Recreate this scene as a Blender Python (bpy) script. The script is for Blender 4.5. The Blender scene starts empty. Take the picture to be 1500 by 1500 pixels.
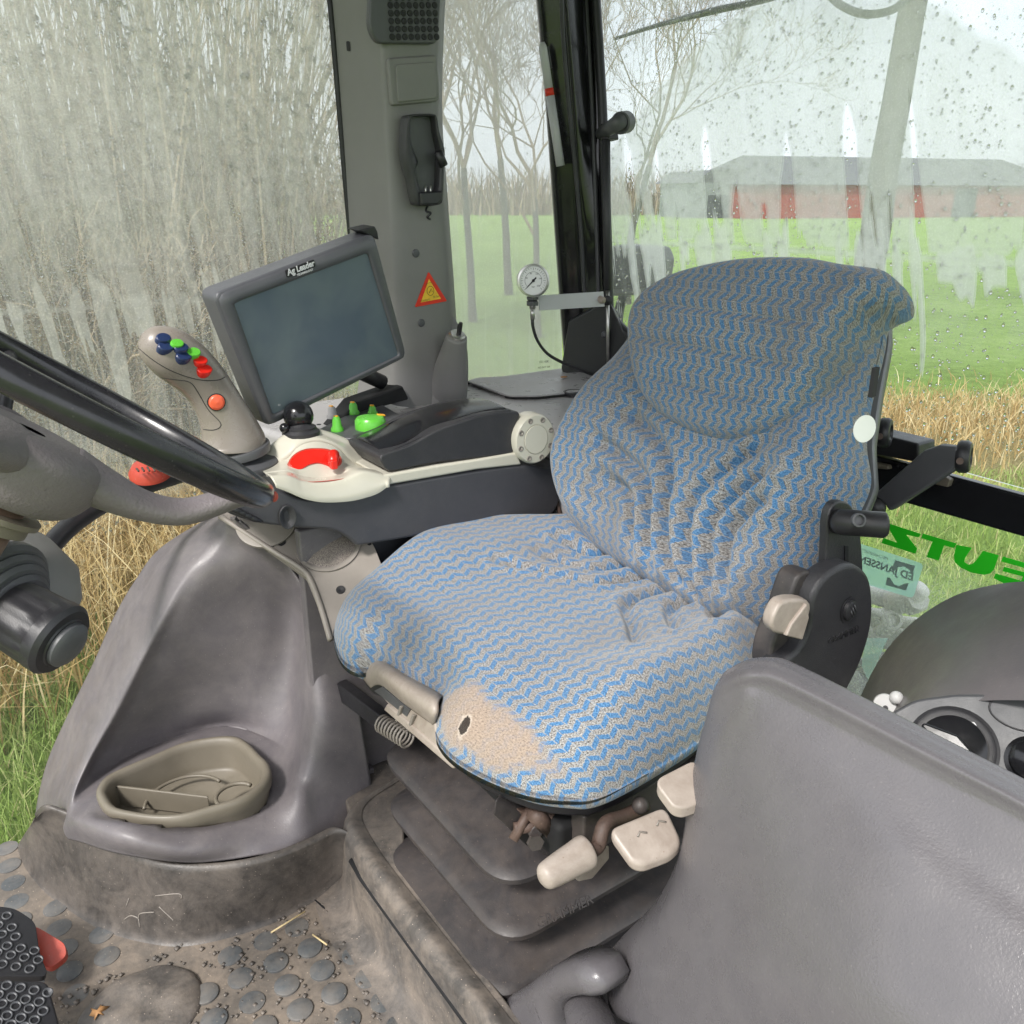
EXPO = 1.45
import bpy, bmesh, math, random
import numpy as np
from mathutils import Vector, Matrix, Euler
random.seed(7); np.random.seed(7)
R = math.radians
scene = bpy.context.scene
COL = scene.collection
# ---------------------------------------------------------------- camera
FPX, PITCH, AZ, CAMH = 1250.0, R(20.2), R(55), 1.08
CAM = Vector((0, 0, CAMH))
cd = bpy.data.cameras.new('camera'); cam = bpy.data.objects.new('camera', cd); COL.objects.link(cam)
cd.sensor_width = 36; cd.lens = 36 * FPX / 1500; cd.clip_start = .02; cd.clip_end = 2000
cam.location = CAM
cam.rotation_euler = (math.pi / 2 - PITCH, 0, AZ - math.pi / 2)
scene.camera = cam

def ray(px, py):
    x = px - 750; y = py - 750
    dn = y * math.cos(PITCH) + FPX * math.sin(PITCH); fw = FPX * math.cos(PITCH) - y * math.sin(PITCH)
    return Vector((x * math.sin(AZ) + fw * math.cos(AZ), -x * math.cos(AZ) + fw * math.sin(AZ), -dn))
def X(px, py, x): r = ray(px, py); return CAM + r * (x / r.x)
def Y(px, py, y): r = ray(px, py); return CAM + r * (y / r.y)
def Z(px, py, z): r = ray(px, py); return CAM + r * ((z - CAMH) / r.z)
def PL(px, py, p, n): r = ray(px, py); return CAM + r * ((Vector(p) - CAM).dot(n) / r.dot(n))
def Xs(pts, x): return [X(a, b, x) for a, b in pts]
def Ys(pts, y): return [Y(a, b, y) for a, b in pts]
def Zs(pts, z): return [Z(a, b, z) for a, b in pts]
def PLs(pts, p, n): return [PL(a, b, p, Vector(n)) for a, b in pts]
def quad(px4, width):
    """3D parallelogram seen at four photo corners (tl,tr,br,bl), real top width in metres"""
    r = [ray(*q) for q in px4]
    # a*r0 - b*r1 + c*r2 - d*r3 = 0 with d=1
    M = Matrix([[r[0][k], -r[1][k], r[2][k]] for k in range(3)])
    s = M.inverted() @ r[3]
    ks = [s[0], s[1], s[2], 1.0]
    P = [ks[i] * r[i] for i in range(4)]
    f = width / (P[1] - P[0]).length
    return [CAM + q * f for q in P]

# ---------------------------------------------------------------- scene tree
def thing(name, label, cat, loc=(0, 0, 0), group=None, kind=None):
    o = bpy.data.objects.new(name, None); COL.objects.link(o); o.location = loc
    o.empty_display_size = .05
    if cat: o['category'] = cat
    if label: o['label'] = label
    if group: o['group'] = group
    if kind: o['kind'] = kind
    return o
def tag(o, label=None, cat=None, group=None, kind=None):
    if label: o['label'] = label
    if cat: o['category'] = cat
    if group: o['group'] = group
    if kind: o['kind'] = kind
    return o
def world_loc(o):
    v = Vector(o.location)
    while o.parent: o = o.parent; v += o.location
    return v
def link(name, me, mat, parent=None, smooth=True):
    """mesh built in world coordinates -> object with its origin at its centre"""
    n = len(me.vertices)
    co = np.empty(n * 3); me.vertices.foreach_get('co', co); co = co.reshape(-1, 3)
    c = (co.min(0) + co.max(0)) / 2; c[2] = co[:, 2].min()
    me.vertices.foreach_set('co', (co - c).ravel())
    if smooth: me.polygons.foreach_set('use_smooth', [True] * len(me.polygons))
    me.update()
    o = bpy.data.objects.new(name, me); COL.objects.link(o)
    if mat: me.materials.append(mat) if not me.materials else None
    if parent:
        o.parent = parent; o.location = Vector(c) - world_loc(parent)
    else: o.location = c
    return o
def mesh(verts, faces):
    me = bpy.data.meshes.new('m'); me.from_pydata([tuple(v) for v in verts], [], faces); me.update(); return me
def fixn(me):
    bm = bmesh.new(); bm.from_mesh(me); bmesh.ops.recalc_face_normals(bm, faces=bm.faces); bm.to_mesh(me); bm.free(); return me
def bev(o, w, seg=3, ang=30):
    m = o.modifiers.new('b', 'BEVEL'); m.width = w; m.segments = seg; m.limit_method = 'ANGLE'; m.angle_limit = R(ang); m.harden_normals = True
    return o
def crs(p0, p1, p2, p3, t):
    return .5 * ((2 * p1) + (p2 - p0) * t + (2 * p0 - 5 * p1 + 4 * p2 - p3) * t * t + (3 * p1 - p0 - 3 * p2 + p3) * t ** 3)
def smooth_line(pts, n, closed=False):
    P = [np.array(p, float) for p in pts]; m = len(P)
    out = []
    segs = m if closed else m - 1
    # chord-length parametrised sampling
    for i in range(segs):
        if closed: q = [P[(i + k) % m] for k in (-1, 0, 1, 2)]
        else: q = [P[max(0, i - 1)], P[i], P[i + 1], P[min(m - 1, i + 2)]]
        for k in range(n): out.append(crs(*q, k / n))
    if not closed: out.append(P[-1])
    return out
def even(pts, n, closed=True):
    P = [np.array(p, float) for p in pts]
    if closed: P = P + [P[0]]
    d = [0]
    for a, b in zip(P, P[1:]): d.append(d[-1] + np.linalg.norm(b - a))
    out = []; j = 0; tot = d[-1]; N = n if closed else n - 1
    for i in range(n):
        s = tot * i / N
        while j < len(d) - 2 and d[j + 1] < s: j += 1
        k = (s - d[j]) / max(1e-9, d[j + 1] - d[j]); out.append(P[j] + (P[j + 1] - P[j]) * k)
    return out
def round_poly(pts, r, n=5):
    """2D/3D polygon with rounded corners"""
    P = [np.array(p, float) for p in pts]; m = len(P); out = []
    for i in range(m):
        a, b, c = P[i - 1], P[i], P[(i + 1) % m]
        da, dc = a - b, c - b; la, lc = np.linalg.norm(da), np.linalg.norm(dc)
        rr = r[i] if isinstance(r, (list, tuple)) else r
        rr = min(rr, la * .48, lc * .48)
        s, e = b + da / la * rr, b + dc / lc * rr
        for k in range(n + 1):
            t = k / n; out.append((1 - t) ** 2 * s + 2 * t * (1 - t) * b + t * t * e)
    return out
def prism(name, pts, off, mat, parent=None, bevel=0, seg=3, rnd=0, smooth=True):
    if rnd: pts = round_poly(pts, rnd)
    pts = [Vector(p) for p in pts]; off = Vector(off); n = len(pts)
    vs = pts + [p + off for p in pts]
    fs = [list(range(n)), list(range(2 * n - 1, n - 1, -1))] + [[i, i + n, (i + 1) % n + n, (i + 1) % n] for i in range(n)]
    me = fixn(mesh(vs, fs))
    o = link(name, me, mat, parent, smooth and bool(bevel))
    if bevel: bev(o, bevel, seg)
    elif rnd: pass
    return o
def sheet(name, grid, mat, parent=None, nu=6, nv=6, thick=0, off=0, closed_u=False, uvm=None):
    """Catmull-Rom surface through a grid of world points"""
    G = np.array([[tuple(q) for q in row] for row in grid], float)
    rows = []
    for row in G: rows.append(np.array(smooth_line(row, nu, closed_u)))
    A = np.array(rows); cols = []
    for j in range(A.shape[1]): cols.append(np.array(smooth_line(A[:, j], nv)))
    A = np.array(cols)  # [u][v]
    U, V = A.shape[:2]
    vs = A.reshape(-1, 3); fs = []
    for i in range(U - 1 if not closed_u else U):
        for j in range(V - 1):
            i2 = (i + 1) % U
            fs.append([i * V + j, i2 * V + j, i2 * V + j + 1, i * V + j + 1])
    me = mesh(vs, fs); o = link(name, me, mat, parent)
    if thick:
        m = o.modifiers.new('s', 'SOLIDIFY'); m.thickness = thick; m.offset = off
    return o
def frames(pts):
    P = [Vector(p) for p in pts]; T = []
    for i in range(len(P)):
        a = P[max(0, i - 1)]; b = P[min(len(P) - 1, i + 1)]; T.append((b - a).normalized())
    n = T[0].orthogonal().normalized(); N = [n]
    for i in range(1, len(P)):
        n = N[-1] - T[i] * N[-1].dot(T[i]); N.append(n.normalized())
    return P, T, N
def tube_data(pts, rad, seg=10, sub=0, flat=None, caps=True, up=None):
    """flat=(sx,sy) elliptical section; up fixes the section's first axis"""
    k = len(pts)
    if not isinstance(rad, (list, tuple)): rad = [rad] * k
    if sub:
        Q = smooth_line([list(p) + [r] for p, r in zip(pts, rad)], sub)
        pts = [q[:3] for q in Q]; rad = [q[3] for q in Q]
    P, T, N = frames(pts); vs = []; fs = []
    for i, (p, t, n) in enumerate(zip(P, T, N)):
        if up is not None: n = (Vector(up) - t * t.dot(Vector(up))).normalized()
        b = t.cross(n)
        for a in range(seg):
            th = 2 * math.pi * a / seg; ca, sa = math.cos(th), math.sin(th)
            if flat: ca *= flat[0]; sa *= flat[1]
            vs.append(p + (n * ca + b * sa) * rad[i])
    m = len(P)
    for i in range(m - 1):
        for a in range(seg): a2 = (a + 1) % seg; fs.append([i * seg + a, i * seg + a2, (i + 1) * seg + a2, (i + 1) * seg + a])
    if caps: fs += [list(range(seg))[::-1], [(m - 1) * seg + a for a in range(seg)]]
    return vs, fs
def tube(name, pts, rad, mat, parent=None, **k):
    vs, fs = tube_data(pts, rad, **k)
    return link(name, mesh(vs, fs), mat, parent)
class MB:
    def __init__(s): s.v = []; s.f = []; s.mi = []
    def add(s, vf, mi=0):
        n = len(s.v); s.v += [tuple(v) for v in vf[0]]; s.f += [[i + n for i in f] for f in vf[1]]; s.mi += [mi] * len(vf[1])
    def build(s, name, mats, parent=None, smooth=True):
        me = mesh(s.v, s.f)
        if not isinstance(mats, (list, tuple)): mats = [mats]
        for m in mats: me.materials.append(m)
        me.polygons.foreach_set('material_index', s.mi)
        return link(name, me, None, parent, smooth)
def basis(n, up=(0, 0, 1)):
    n = Vector(n).normalized(); u = Vector(up).cross(n)
    if u.length < 1e-4: u = Vector((1, 0, 0))
    u.normalize(); v = n.cross(u); return u, v, n
def lathe_data(c, axis, prof, seg=32, up=(0, 0, 1), sx=1, sy=1):
    """prof = [(r, h)...] round axis from c"""
    u, v, n = basis(axis, up); c = Vector(c); vs = []; fs = []
    for r, h in prof:
        for a in range(seg):
            th = 2 * math.pi * a / seg; vs.append(c + n * h + (u * math.cos(th) * sx + v * math.sin(th) * sy) * r)
    m = len(prof)
    for i in range(m - 1):
        for a in range(seg): a2 = (a + 1) % seg; fs.append([i * seg + a, i * seg + a2, (i + 1) * seg + a2, (i + 1) * seg + a])
    if prof[0][0] > 0: fs.append(list(range(seg))[::-1])
    if prof[-1][0] > 0: fs.append([(m - 1) * seg + a for a in range(seg)])
    return vs, fs
def lathe(name, c, axis, prof, mat, parent=None, seg=32, bevel=0, **k):
    vs, fs = lathe_data(c, axis, prof, seg, **k)
    o = link(name, fixn(mesh(vs, fs)), mat, parent, True)
    if bevel: bev(o, bevel, 2, 35)
    else:
        o.data.set_sharp_from_angle(angle=R(40))
    return o
def ball(name, c, r, mat, parent=None, sc=(1, 1, 1), rot=None, sub=3):
    bm = bmesh.new(); bmesh.ops.create_icosphere(bm, subdivisions=sub, radius=r)
    M = Matrix.Diagonal((*sc, 1))
    if rot: M = rot.to_4x4() @ M
    bm.transform(Matrix.Translation(Vector(c)) @ M); me = bpy.data.meshes.new('b'); bm.to_mesh(me); bm.free()
    return link(name, me, mat, parent)
def box_data(c, u, v, w):
    c, u, v, w = map(Vector, (c, u, v, w))
    vs = [c + a * u + b * v + d * w for a in (-1, 1) for b in (-1, 1) for d in (-1, 1)]
    return vs, [[0, 1, 3, 2], [4, 6, 7, 5], [0, 4, 5, 1], [2, 3, 7, 6], [0, 2, 6, 4], [1, 5, 7, 3]]
def box(name, lo, hi, mat, parent=None, bevel=.003, seg=2):
    lo, hi = Vector(lo), Vector(hi); h = (hi - lo) / 2
    vs, fs = box_data((lo + hi) / 2, (h.x, 0, 0), (0, h.y, 0), (0, 0, h.z))
    o = link(name, fixn(mesh(vs, fs)), mat, parent, bool(bevel))
    if bevel: bev(o, bevel, seg)
    return o
def text(name, body, c, u, n, size, mat, parent=None, ext=.0004, off=0, spacing=1, sx=1):
    """lettering lying on a plane: u = reading direction, n = the way it faces"""
    cu = bpy.data.curves.new('t', 'FONT'); cu.body = body; cu.size = size; cu.extrude = ext; cu.offset = off
    cu.align_x = 'CENTER'; cu.align_y = 'CENTER'; cu.space_character = spacing; cu.resolution_u = 3
    t = bpy.data.objects.new('t', cu); COL.objects.link(t)
    dg = bpy.context.evaluated_depsgraph_get(); dg.update()
    me = bpy.data.meshes.new_from_object(t.evaluated_get(dg)); bpy.data.objects.remove(t)
    u = Vector(u).normalized(); n = Vector(n).normalized(); v = n.cross(u).normalized()
    M = Matrix((u * sx, v, n)).transposed().to_4x4(); M.translation = Vector(c)
    me.transform(M); me.materials.clear()
    return link(name, me, mat, parent, False)
def dist_poly(pt, poly):
    """distances of points (n,2) to closed polygon (m,2)"""
    A = poly; B = np.roll(poly, -1, 0); AB = B - A
    L = (AB ** 2).sum(1) + 1e-12
    out = np.full(len(pt), 9.)
    for a, ab, l in zip(A, AB, L):
        t = np.clip(((pt - a) @ ab) / l, 0, 1); out = np.minimum(out, np.linalg.norm(pt - a - t[:, None] * ab, axis=1))
    return out
def dist_line(pt, line):
    out = np.full(len(pt), 9.)
    for a, b in zip(line[:-1], line[1:]):
        ab = b - a; t = np.clip(((pt - a) @ ab) / (ab @ ab + 1e-12), 0, 1)
        out = np.minimum(out, np.linalg.norm(pt - a - t[:, None] * ab, axis=1))
    return out
def inflate(name, outline, frame, top, bot, mat, parent=None, rings=40, spokes=200, center=None, uvoff=(0, 0), warp=None):
    """closed cushion: outline [(a,b)] in frame (O,U,V,N); top(P,d), bot(P,d) -> heights along N"""
    O, U, V, N = [np.array(q, float) for q in frame]
    ol = np.array(even(outline, spokes)); c = np.array(center) if center is not None else ol.mean(0)
    ts = 1 - (1 - np.linspace(0, 1, rings + 1)[1:]) ** 1.6
    P = np.vstack([[c]] + [c + (ol - c) * t for t in ts])
    d = dist_poly(P, ol); d[-spokes:] = 0
    ht = top(P, d); hb = bot(P, d)
    def co(P, h): 
        W = O + P[:, :1] * U + P[:, 1:2] * V + h[:, None] * N
        return warp(W, P, h) if warp else W
    T = co(P, ht); B = co(P, hb)
    n = len(P); vs = np.vstack([T, B]); fs = []
    def idx(r, s): return 0 if r == 0 else 1 + (r - 1) * spokes + s % spokes
    for base, flip in ((0, False), (n, True)):
        for s in range(spokes):
            f = [idx(0, 0), idx(1, s), idx(1, s + 1)]
            fs.append([base + i for i in (f[::-1] if flip else f)])
        for r in range(1, rings):
            for s in range(spokes):
                f = [idx(r, s), idx(r + 1, s), idx(r + 1, s + 1), idx(r, s + 1)]
                fs.append([base + i for i in (f[::-1] if flip else f)])
    for s in range(spokes):
        a, b = idx(rings, s), idx(rings, s + 1); fs.append([a, n + a, n + b, b])
    me = mesh(vs, fs)
    uvl = me.uv_layers.new(name='uv')
    # cloth coordinates in metres: follow the surface over the rounded edge
    E = np.vstack([P, P]).copy()
    hh = np.concatenate([ht - ht.max(), hb - ht.max()])
    dd = np.concatenate([d, d]); dirv = E - c; dirv /= (np.linalg.norm(dirv, axis=1)[:, None] + 1e-9)
    w = np.clip(1 - dd / .06, 0, 1); E = E + dirv * (np.clip(-hh - .0, 0, .2) * w)[:, None] * .8
    li = np.empty(len(me.loops), int); me.loops.foreach_get('vertex_index', li)
    uvl.data.foreach_set('uv', (E[li] + np.array(uvoff)).ravel())
    o = link(name, fixn(me), mat, parent); return o
def sstep(a, b, x): t = np.clip((x - a) / (b - a), 0, 1); return t * t * (3 - 2 * t)

from mathutils.bvhtree import BVHTree
def bvh(o):
    off = world_loc(o); me = o.data
    return BVHTree.FromPolygons([v.co + off for v in me.vertices], [tuple(p.vertices) for p in me.polygons])
def hit(tree, px, py, lift=0.):
    r = ray(px, py).normalized(); h = tree.ray_cast(CAM, r)
    if h[0] is None: return None, None
    n = h[1] if h[1].dot(r) < 0 else -h[1]
    return h[0] + n * lift, n
def hits(tree, pts, lift=0.):
    return [q for q in (hit(tree, a, b, lift)[0] for a, b in pts) if q is not None]
# ---------------------------------------------------------------- materials
def new_mat(name):
    m = bpy.data.materials.new(name); m.use_nodes = True; nt = m.node_tree; nt.nodes.clear()
    out = nt.nodes.new('ShaderNodeOutputMaterial'); return m, nt, out
def nd(nt, t, **k):
    n = nt.nodes.new(t)
    for a, b in k.items():
        if a.startswith('i_'): n.inputs[a[2:].replace('_', ' ')].default_value = b
        else: setattr(n, a, b)
    return n
def math_(nt, op, a, b=None, c=None, clamp=False):
    n = nt.nodes.new('ShaderNodeMath'); n.operation = op; n.use_clamp = clamp
    for i, v in enumerate((a, b, c)):
        if v is None: continue
        if isinstance(v, (int, float)): n.inputs[i].default_value = v
        else: nt.links.new(v, n.inputs[i])
    return n.outputs[0]
def ramp(nt, fac, stops, interp='LINEAR'):
    r = nt.nodes.new('ShaderNodeValToRGB'); r.color_ramp.interpolation = interp
    e = r.color_ramp.elements
    while len(e) < len(stops): e.new(.5)
    for el, (p, c) in zip(e, stops): el.position = p; el.color = (*c, 1) if len(c) == 3 else c
    nt.links.new(fac, r.inputs[0]); return r.outputs[0]
def mixc(nt, fac, a, b, mode='MIX'):
    n = nt.nodes.new('ShaderNodeMix'); n.data_type = 'RGBA'; n.blend_type = mode
    if isinstance(fac, (int, float)): n.inputs[0].default_value = fac
    else: nt.links.new(fac, n.inputs[0])
    for i, v in ((6, a), (7, b)):
        if isinstance(v, tuple): n.inputs[i].default_value = (*v, 1) if len(v) == 3 else v
        else: nt.links.new(v, n.inputs[i])
    return n.outputs[2]
def noise(nt, vec, scale, detail=4, rough=.55, dist=0, stretch=None):
    if stretch:
        mp = nt.nodes.new('ShaderNodeMapping'); mp.inputs['Scale'].default_value = stretch; nt.links.new(vec, mp.inputs[0]); vec = mp.outputs[0]
    n = nt.nodes.new('ShaderNodeTexNoise'); n.inputs['Scale'].default_value = scale; n.inputs['Detail'].default_value = detail
    n.inputs['Roughness'].default_value = rough; n.inputs['Distortion'].default_value = dist
    nt.links.new(vec, n.inputs['Vector']); return n.outputs['Fac']
def coords(nt): return nt.nodes.new('ShaderNodeTexCoord').outputs['Object']
def pos(nt): return nt.nodes.new('ShaderNodeNewGeometry').outputs['Position']
def bump(nt, h, strength, dist, prev=None):
    b = nt.nodes.new('ShaderNodeBump'); b.inputs['Strength'].default_value = strength; b.inputs['Distance'].default_value = dist
    nt.links.new(h, b.inputs['Height'])
    if prev: nt.links.new(prev, b.inputs['Normal'])
    return b.outputs[0]
def principled(nt, out, col, rough=.5, metal=0, normal=None, spec=.5, **k):
    p = nt.nodes.new('ShaderNodeBsdfPrincipled')
    if isinstance(col, tuple): p.inputs['Base Color'].default_value = (*col, 1)
    else: nt.links.new(col, p.inputs['Base Color'])
    if isinstance(rough, (int, float)): p.inputs['Roughness'].default_value = rough
    else: nt.links.new(rough, p.inputs['Roughness'])
    p.inputs['Metallic'].default_value = metal; p.inputs['Specular IOR Level'].default_value = spec
    if normal: nt.links.new(normal, p.inputs['Normal'])
    for a, b in k.items(): p.inputs[a.replace('_', ' ')].default_value = b
    nt.links.new(p.outputs[0], out.inputs[0]); return p
def plastic(name, col, rough=.45, var=.12, dust=0., dustcol=(.33, .27, .21), grain=.3, gscale=900, spec=.5, big=3., scratch=0.):
    """moulded plastic / painted part: tonal variation, dust, fine grain"""
    m, nt, out = new_mat(name); c = pos(nt)
    n1 = noise(nt, c, big, 4, .6); n2 = noise(nt, c, big * 9, 5, .65)
    v = math_(nt, 'MULTIPLY_ADD', n1, .6, math_(nt, 'MULTIPLY', n2, .4))
    lo = tuple(x * (1 - var) for x in col); hi = tuple(min(1, x * (1 + var)) for x in col)
    cc = ramp(nt, v, [(.35, lo), (.65, hi)])
    if dust:
        dn = noise(nt, c, 14, 6, .7, .6); d2 = noise(nt, c, 70, 4, .7)
        f = ramp(nt, math_(nt, 'MULTIPLY_ADD', dn, .75, math_(nt, 'MULTIPLY', d2, .25)), [(.42, (0, 0, 0)), (.68, (1, 1, 1))])
        cc = mixc(nt, math_(nt, 'MULTIPLY', f, dust), cc, dustcol)
        dots = nt.nodes.new('ShaderNodeTexVoronoi'); dots.inputs['Scale'].default_value = 110; nt.links.new(c, dots.inputs['Vector'])
        dm = math_(nt, 'LESS_THAN', dots.outputs['Distance'], .09)
        cc = mixc(nt, math_(nt, 'MULTIPLY', dm, min(1, dust * 1.2)), cc, tuple(min(1, x * 1.3) for x in dustcol))
    if scratch:
        s = noise(nt, c, 30, 2, .5, 1.5, (1, 1, .25)); sf = ramp(nt, s, [(.492, (0, 0, 0)), (.5, (1, 1, 1)), (.508, (0, 0, 0))])
        s2 = noise(nt, c, 6, 2, .5); sf = math_(nt, 'MULTIPLY', sf, ramp(nt, s2, [(.52, (0, 0, 0)), (.62, (1, 1, 1))]))
        cc = mixc(nt, math_(nt, 'MULTIPLY', sf, scratch), cc, (.5, .47, .44))
    rr = ramp(nt, n2, [(.3, (max(.02, rough - .07),) * 3), (.7, (min(1, rough + .1),) * 3)])
    nrm = None
    if grain:
        g = noise(nt, c, gscale, 2, .6); nrm = bump(nt, g, grain, .0006)
    principled(nt, out, cc, rr, normal=nrm, spec=spec)
    return m
def simple(name, col, rough=.4, metal=0, **k):
    m, nt, out = new_mat(name); c = pos(nt)
    n = noise(nt, c, 60, 4, .6)
    cc = ramp(nt, n, [(.3, tuple(x * .85 for x in col)), (.7, tuple(min(1, x * 1.12) for x in col))])
    principled(nt, out, cc, rough, metal, **k); return m
M = {}
M['grey'] = plastic('grey_plastic', (.17, .156, .162), .38, .08, .2, (.32, .29, .27), .5, 420)
M['grey_shell'] = plastic('grey_shell_plastic', (.118, .111, .119), .28, .06, .08, (.30, .27, .255), .55, 420)
M['fender'] = plastic('grey_fender_plastic', (.134, .122, .130), .40, .10, .25, (.33, .295, .275), .5, 420)
M['pillar'] = plastic('pillar_plastic', (.20, .195, .19), .5, .07, .05, (.3, .28, .26), .35, 800)
M['pillar_side'] = plastic('pillar_side_trim', (.19, .20, .17), .6, .06, .05, (.3, .28, .26), .4, 800)
M['kick'] = plastic('dirty_kick_plastic', (.060, .053, .048), .45, .4, .6, (.20, .17, .145), .6, 300, big=7)
M['step'] = plastic('dirty_step_rubber', (.10, .09, .082), .6, .4, .85, (.27, .225, .185), .8, 220, big=9)
M['tray'] = plastic('olive_tray_plastic', (.165, .145, .112), .42, .06, .12, (.3, .26, .2), .25, 900)
M['trim'] = plastic('taupe_trim_plastic', (.235, .21, .185), .45, .07, .1, (.36, .32, .27), .25, 900)
M['rubber'] = plastic('bellows_rubber', (.040, .036, .037), .5, .2, .22, (.20, .155, .125), .35, 500, big=5)
M['black'] = plastic('black_plastic', (.018, .018, .021), .38, .15, .05, (.15, .13, .12), .35, 900)
M['black_soft'] = plastic('black_grained_plastic', (.028, .028, .032), .42, .12, .06, (.2, .18, .16), 1.0, 650)
M['charcoal'] = plastic('charcoal_plastic', (.052, .052, .060), .45, .1, .08, (.2, .18, .16), .7, 700)
M['dkgrey'] = plastic('dark_grey_plastic', (.075, .077, .083), .4, .08, .05, (.2, .18, .17), .4, 900)
M['bezel'] = plastic('monitor_bezel', (.085, .087, .098), .36, .08, .10, (.2, .19, .18), .25, 1200)
M['gloss'] = plastic('gloss_black', (.012, .012, .014), .16, .2, .0, grain=.0)
M['rim'] = plastic('steering_rim_black', (.014, .014, .017), .22, .3, .12, (.11, .10, .10), .08, 400)
M['hub'] = plastic('wheel_hub_leathergrain', (.165, .145, .152), .5, .1, .12, (.25, .21, .2), 1.6, 260)
M['cream'] = plastic('cream_plastic', (.54, .52, .44), .2, .05, .08, (.5, .44, .33), .0)
M['beige'] = plastic('beige_lever_plastic', (.40, .345, .30), .4, .1, .75, (.20, .155, .125), .2)
M['taupe'] = plastic('joystick_taupe', (.235, .205, .180), .27, .05, .0, grain=.15)
M['red'] = plastic('red_plastic', (.70, .02, .012), .3, .1, .0, grain=0)
M['red_dirty'] = plastic('dirty_red_plastic', (.42, .05, .03), .45, .2, .3, (.3, .2, .16), .2)
M['orange'] = plastic('orange_button', (.85, .13, .06), .35, .05, 0, grain=0)
M['green'] = plastic('green_knob', (.12, .50, .05), .3, .1, 0, grain=0)
M['blue'] = plastic('navy_button', (.02, .035, .10), .3, .1, 0, grain=0)
M['yellow'] = plastic('yellow_plastic', (.75, .55, .05), .4, .05, 0, grain=0)
M['orangeline'] = plastic('orange_mark', (.85, .4, .03), .4, .05, 0, grain=0)
M['steel'] = simple('steel', (.55, .54, .52), .32, .9)
M['alu'] = plastic('pale_grey_bracket', (.50, .50, .52), .4, .05, .05, grain=.1)
M['rust'] = plastic('rusty_metal', (.075, .048, .038), .6, .45, .5, (.15, .10, .08), .8, 250, big=20)
M['column'] = plastic('brown_column_tube', (.18, .115, .085), .45, .2, .3, (.28, .2, .15), .3, 300)
M['white'] = plastic('white_face', (.78, .78, .78), .4, .03, 0, grain=0)
M['dirtywhite'] = plastic('dirty_white_paint', (.72, .71, .68), .5, .15, .35, (.3, .27, .23), .4, 200, big=15)
M['pane_grey'] = plastic('ledge_grey', (.36, .35, .355), .3, .08, .2, (.36, .33, .30), .3, 700)
M['seal'] = plastic('rubber_seal', (.008, .008, .009), .5, .1, 0, grain=.2)
M['decal'] = plastic('green_decal', (.05, .62, .04), .45, .03, 0, grain=0)
M['dark'] = simple('dark_void', (.008, .008, .009), .8)
M['ink'] = simple('ink_black', (.01, .01, .012), .6)
M['badge_white'] = simple('badge_white', (.75, .75, .77), .4)
M['sign_red'] = simple('sign_red', (.72, .035, .012), .5)
M['sign_yellow'] = simple('sign_yellow', (.85, .55, .04), .5)
M['sign_ink'] = simple('sign_ink', (.28, .15, .02), .6)
M['straw'] = simple('straw', (.58, .46, .25), .7)
M['leaf'] = simple('dry_leaf', (.42, .22, .09), .7)
M['dark_bump'] = simple('grille_dark', (.03, .03, .03), .6)
# screen: glass, with the bluish sky reflection put into its colour
m, nt, out = new_mat('screen_glass'); c = pos(nt)
n = noise(nt, c, 9, 3, .5, .4)
cc = ramp(nt, n, [(.35, (.105, .135, .17)), (.62, (.15, .185, .205))])
principled(nt, out, cc, .13, spec=.6); M['screen'] = m
# mesh grille
m, nt, out = new_mat('speaker_mesh'); c = pos(nt)
v = nd(nt, 'ShaderNodeTexVoronoi', i_Scale=950.); nt.links.new(c, v.inputs['Vector'])
f = math_(nt, 'LESS_THAN', v.outputs['Distance'], .42)
principled(nt, out, mixc(nt, f, (.27, .23, .2), (.05, .042, .038)), .6); M['grille'] = m
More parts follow.
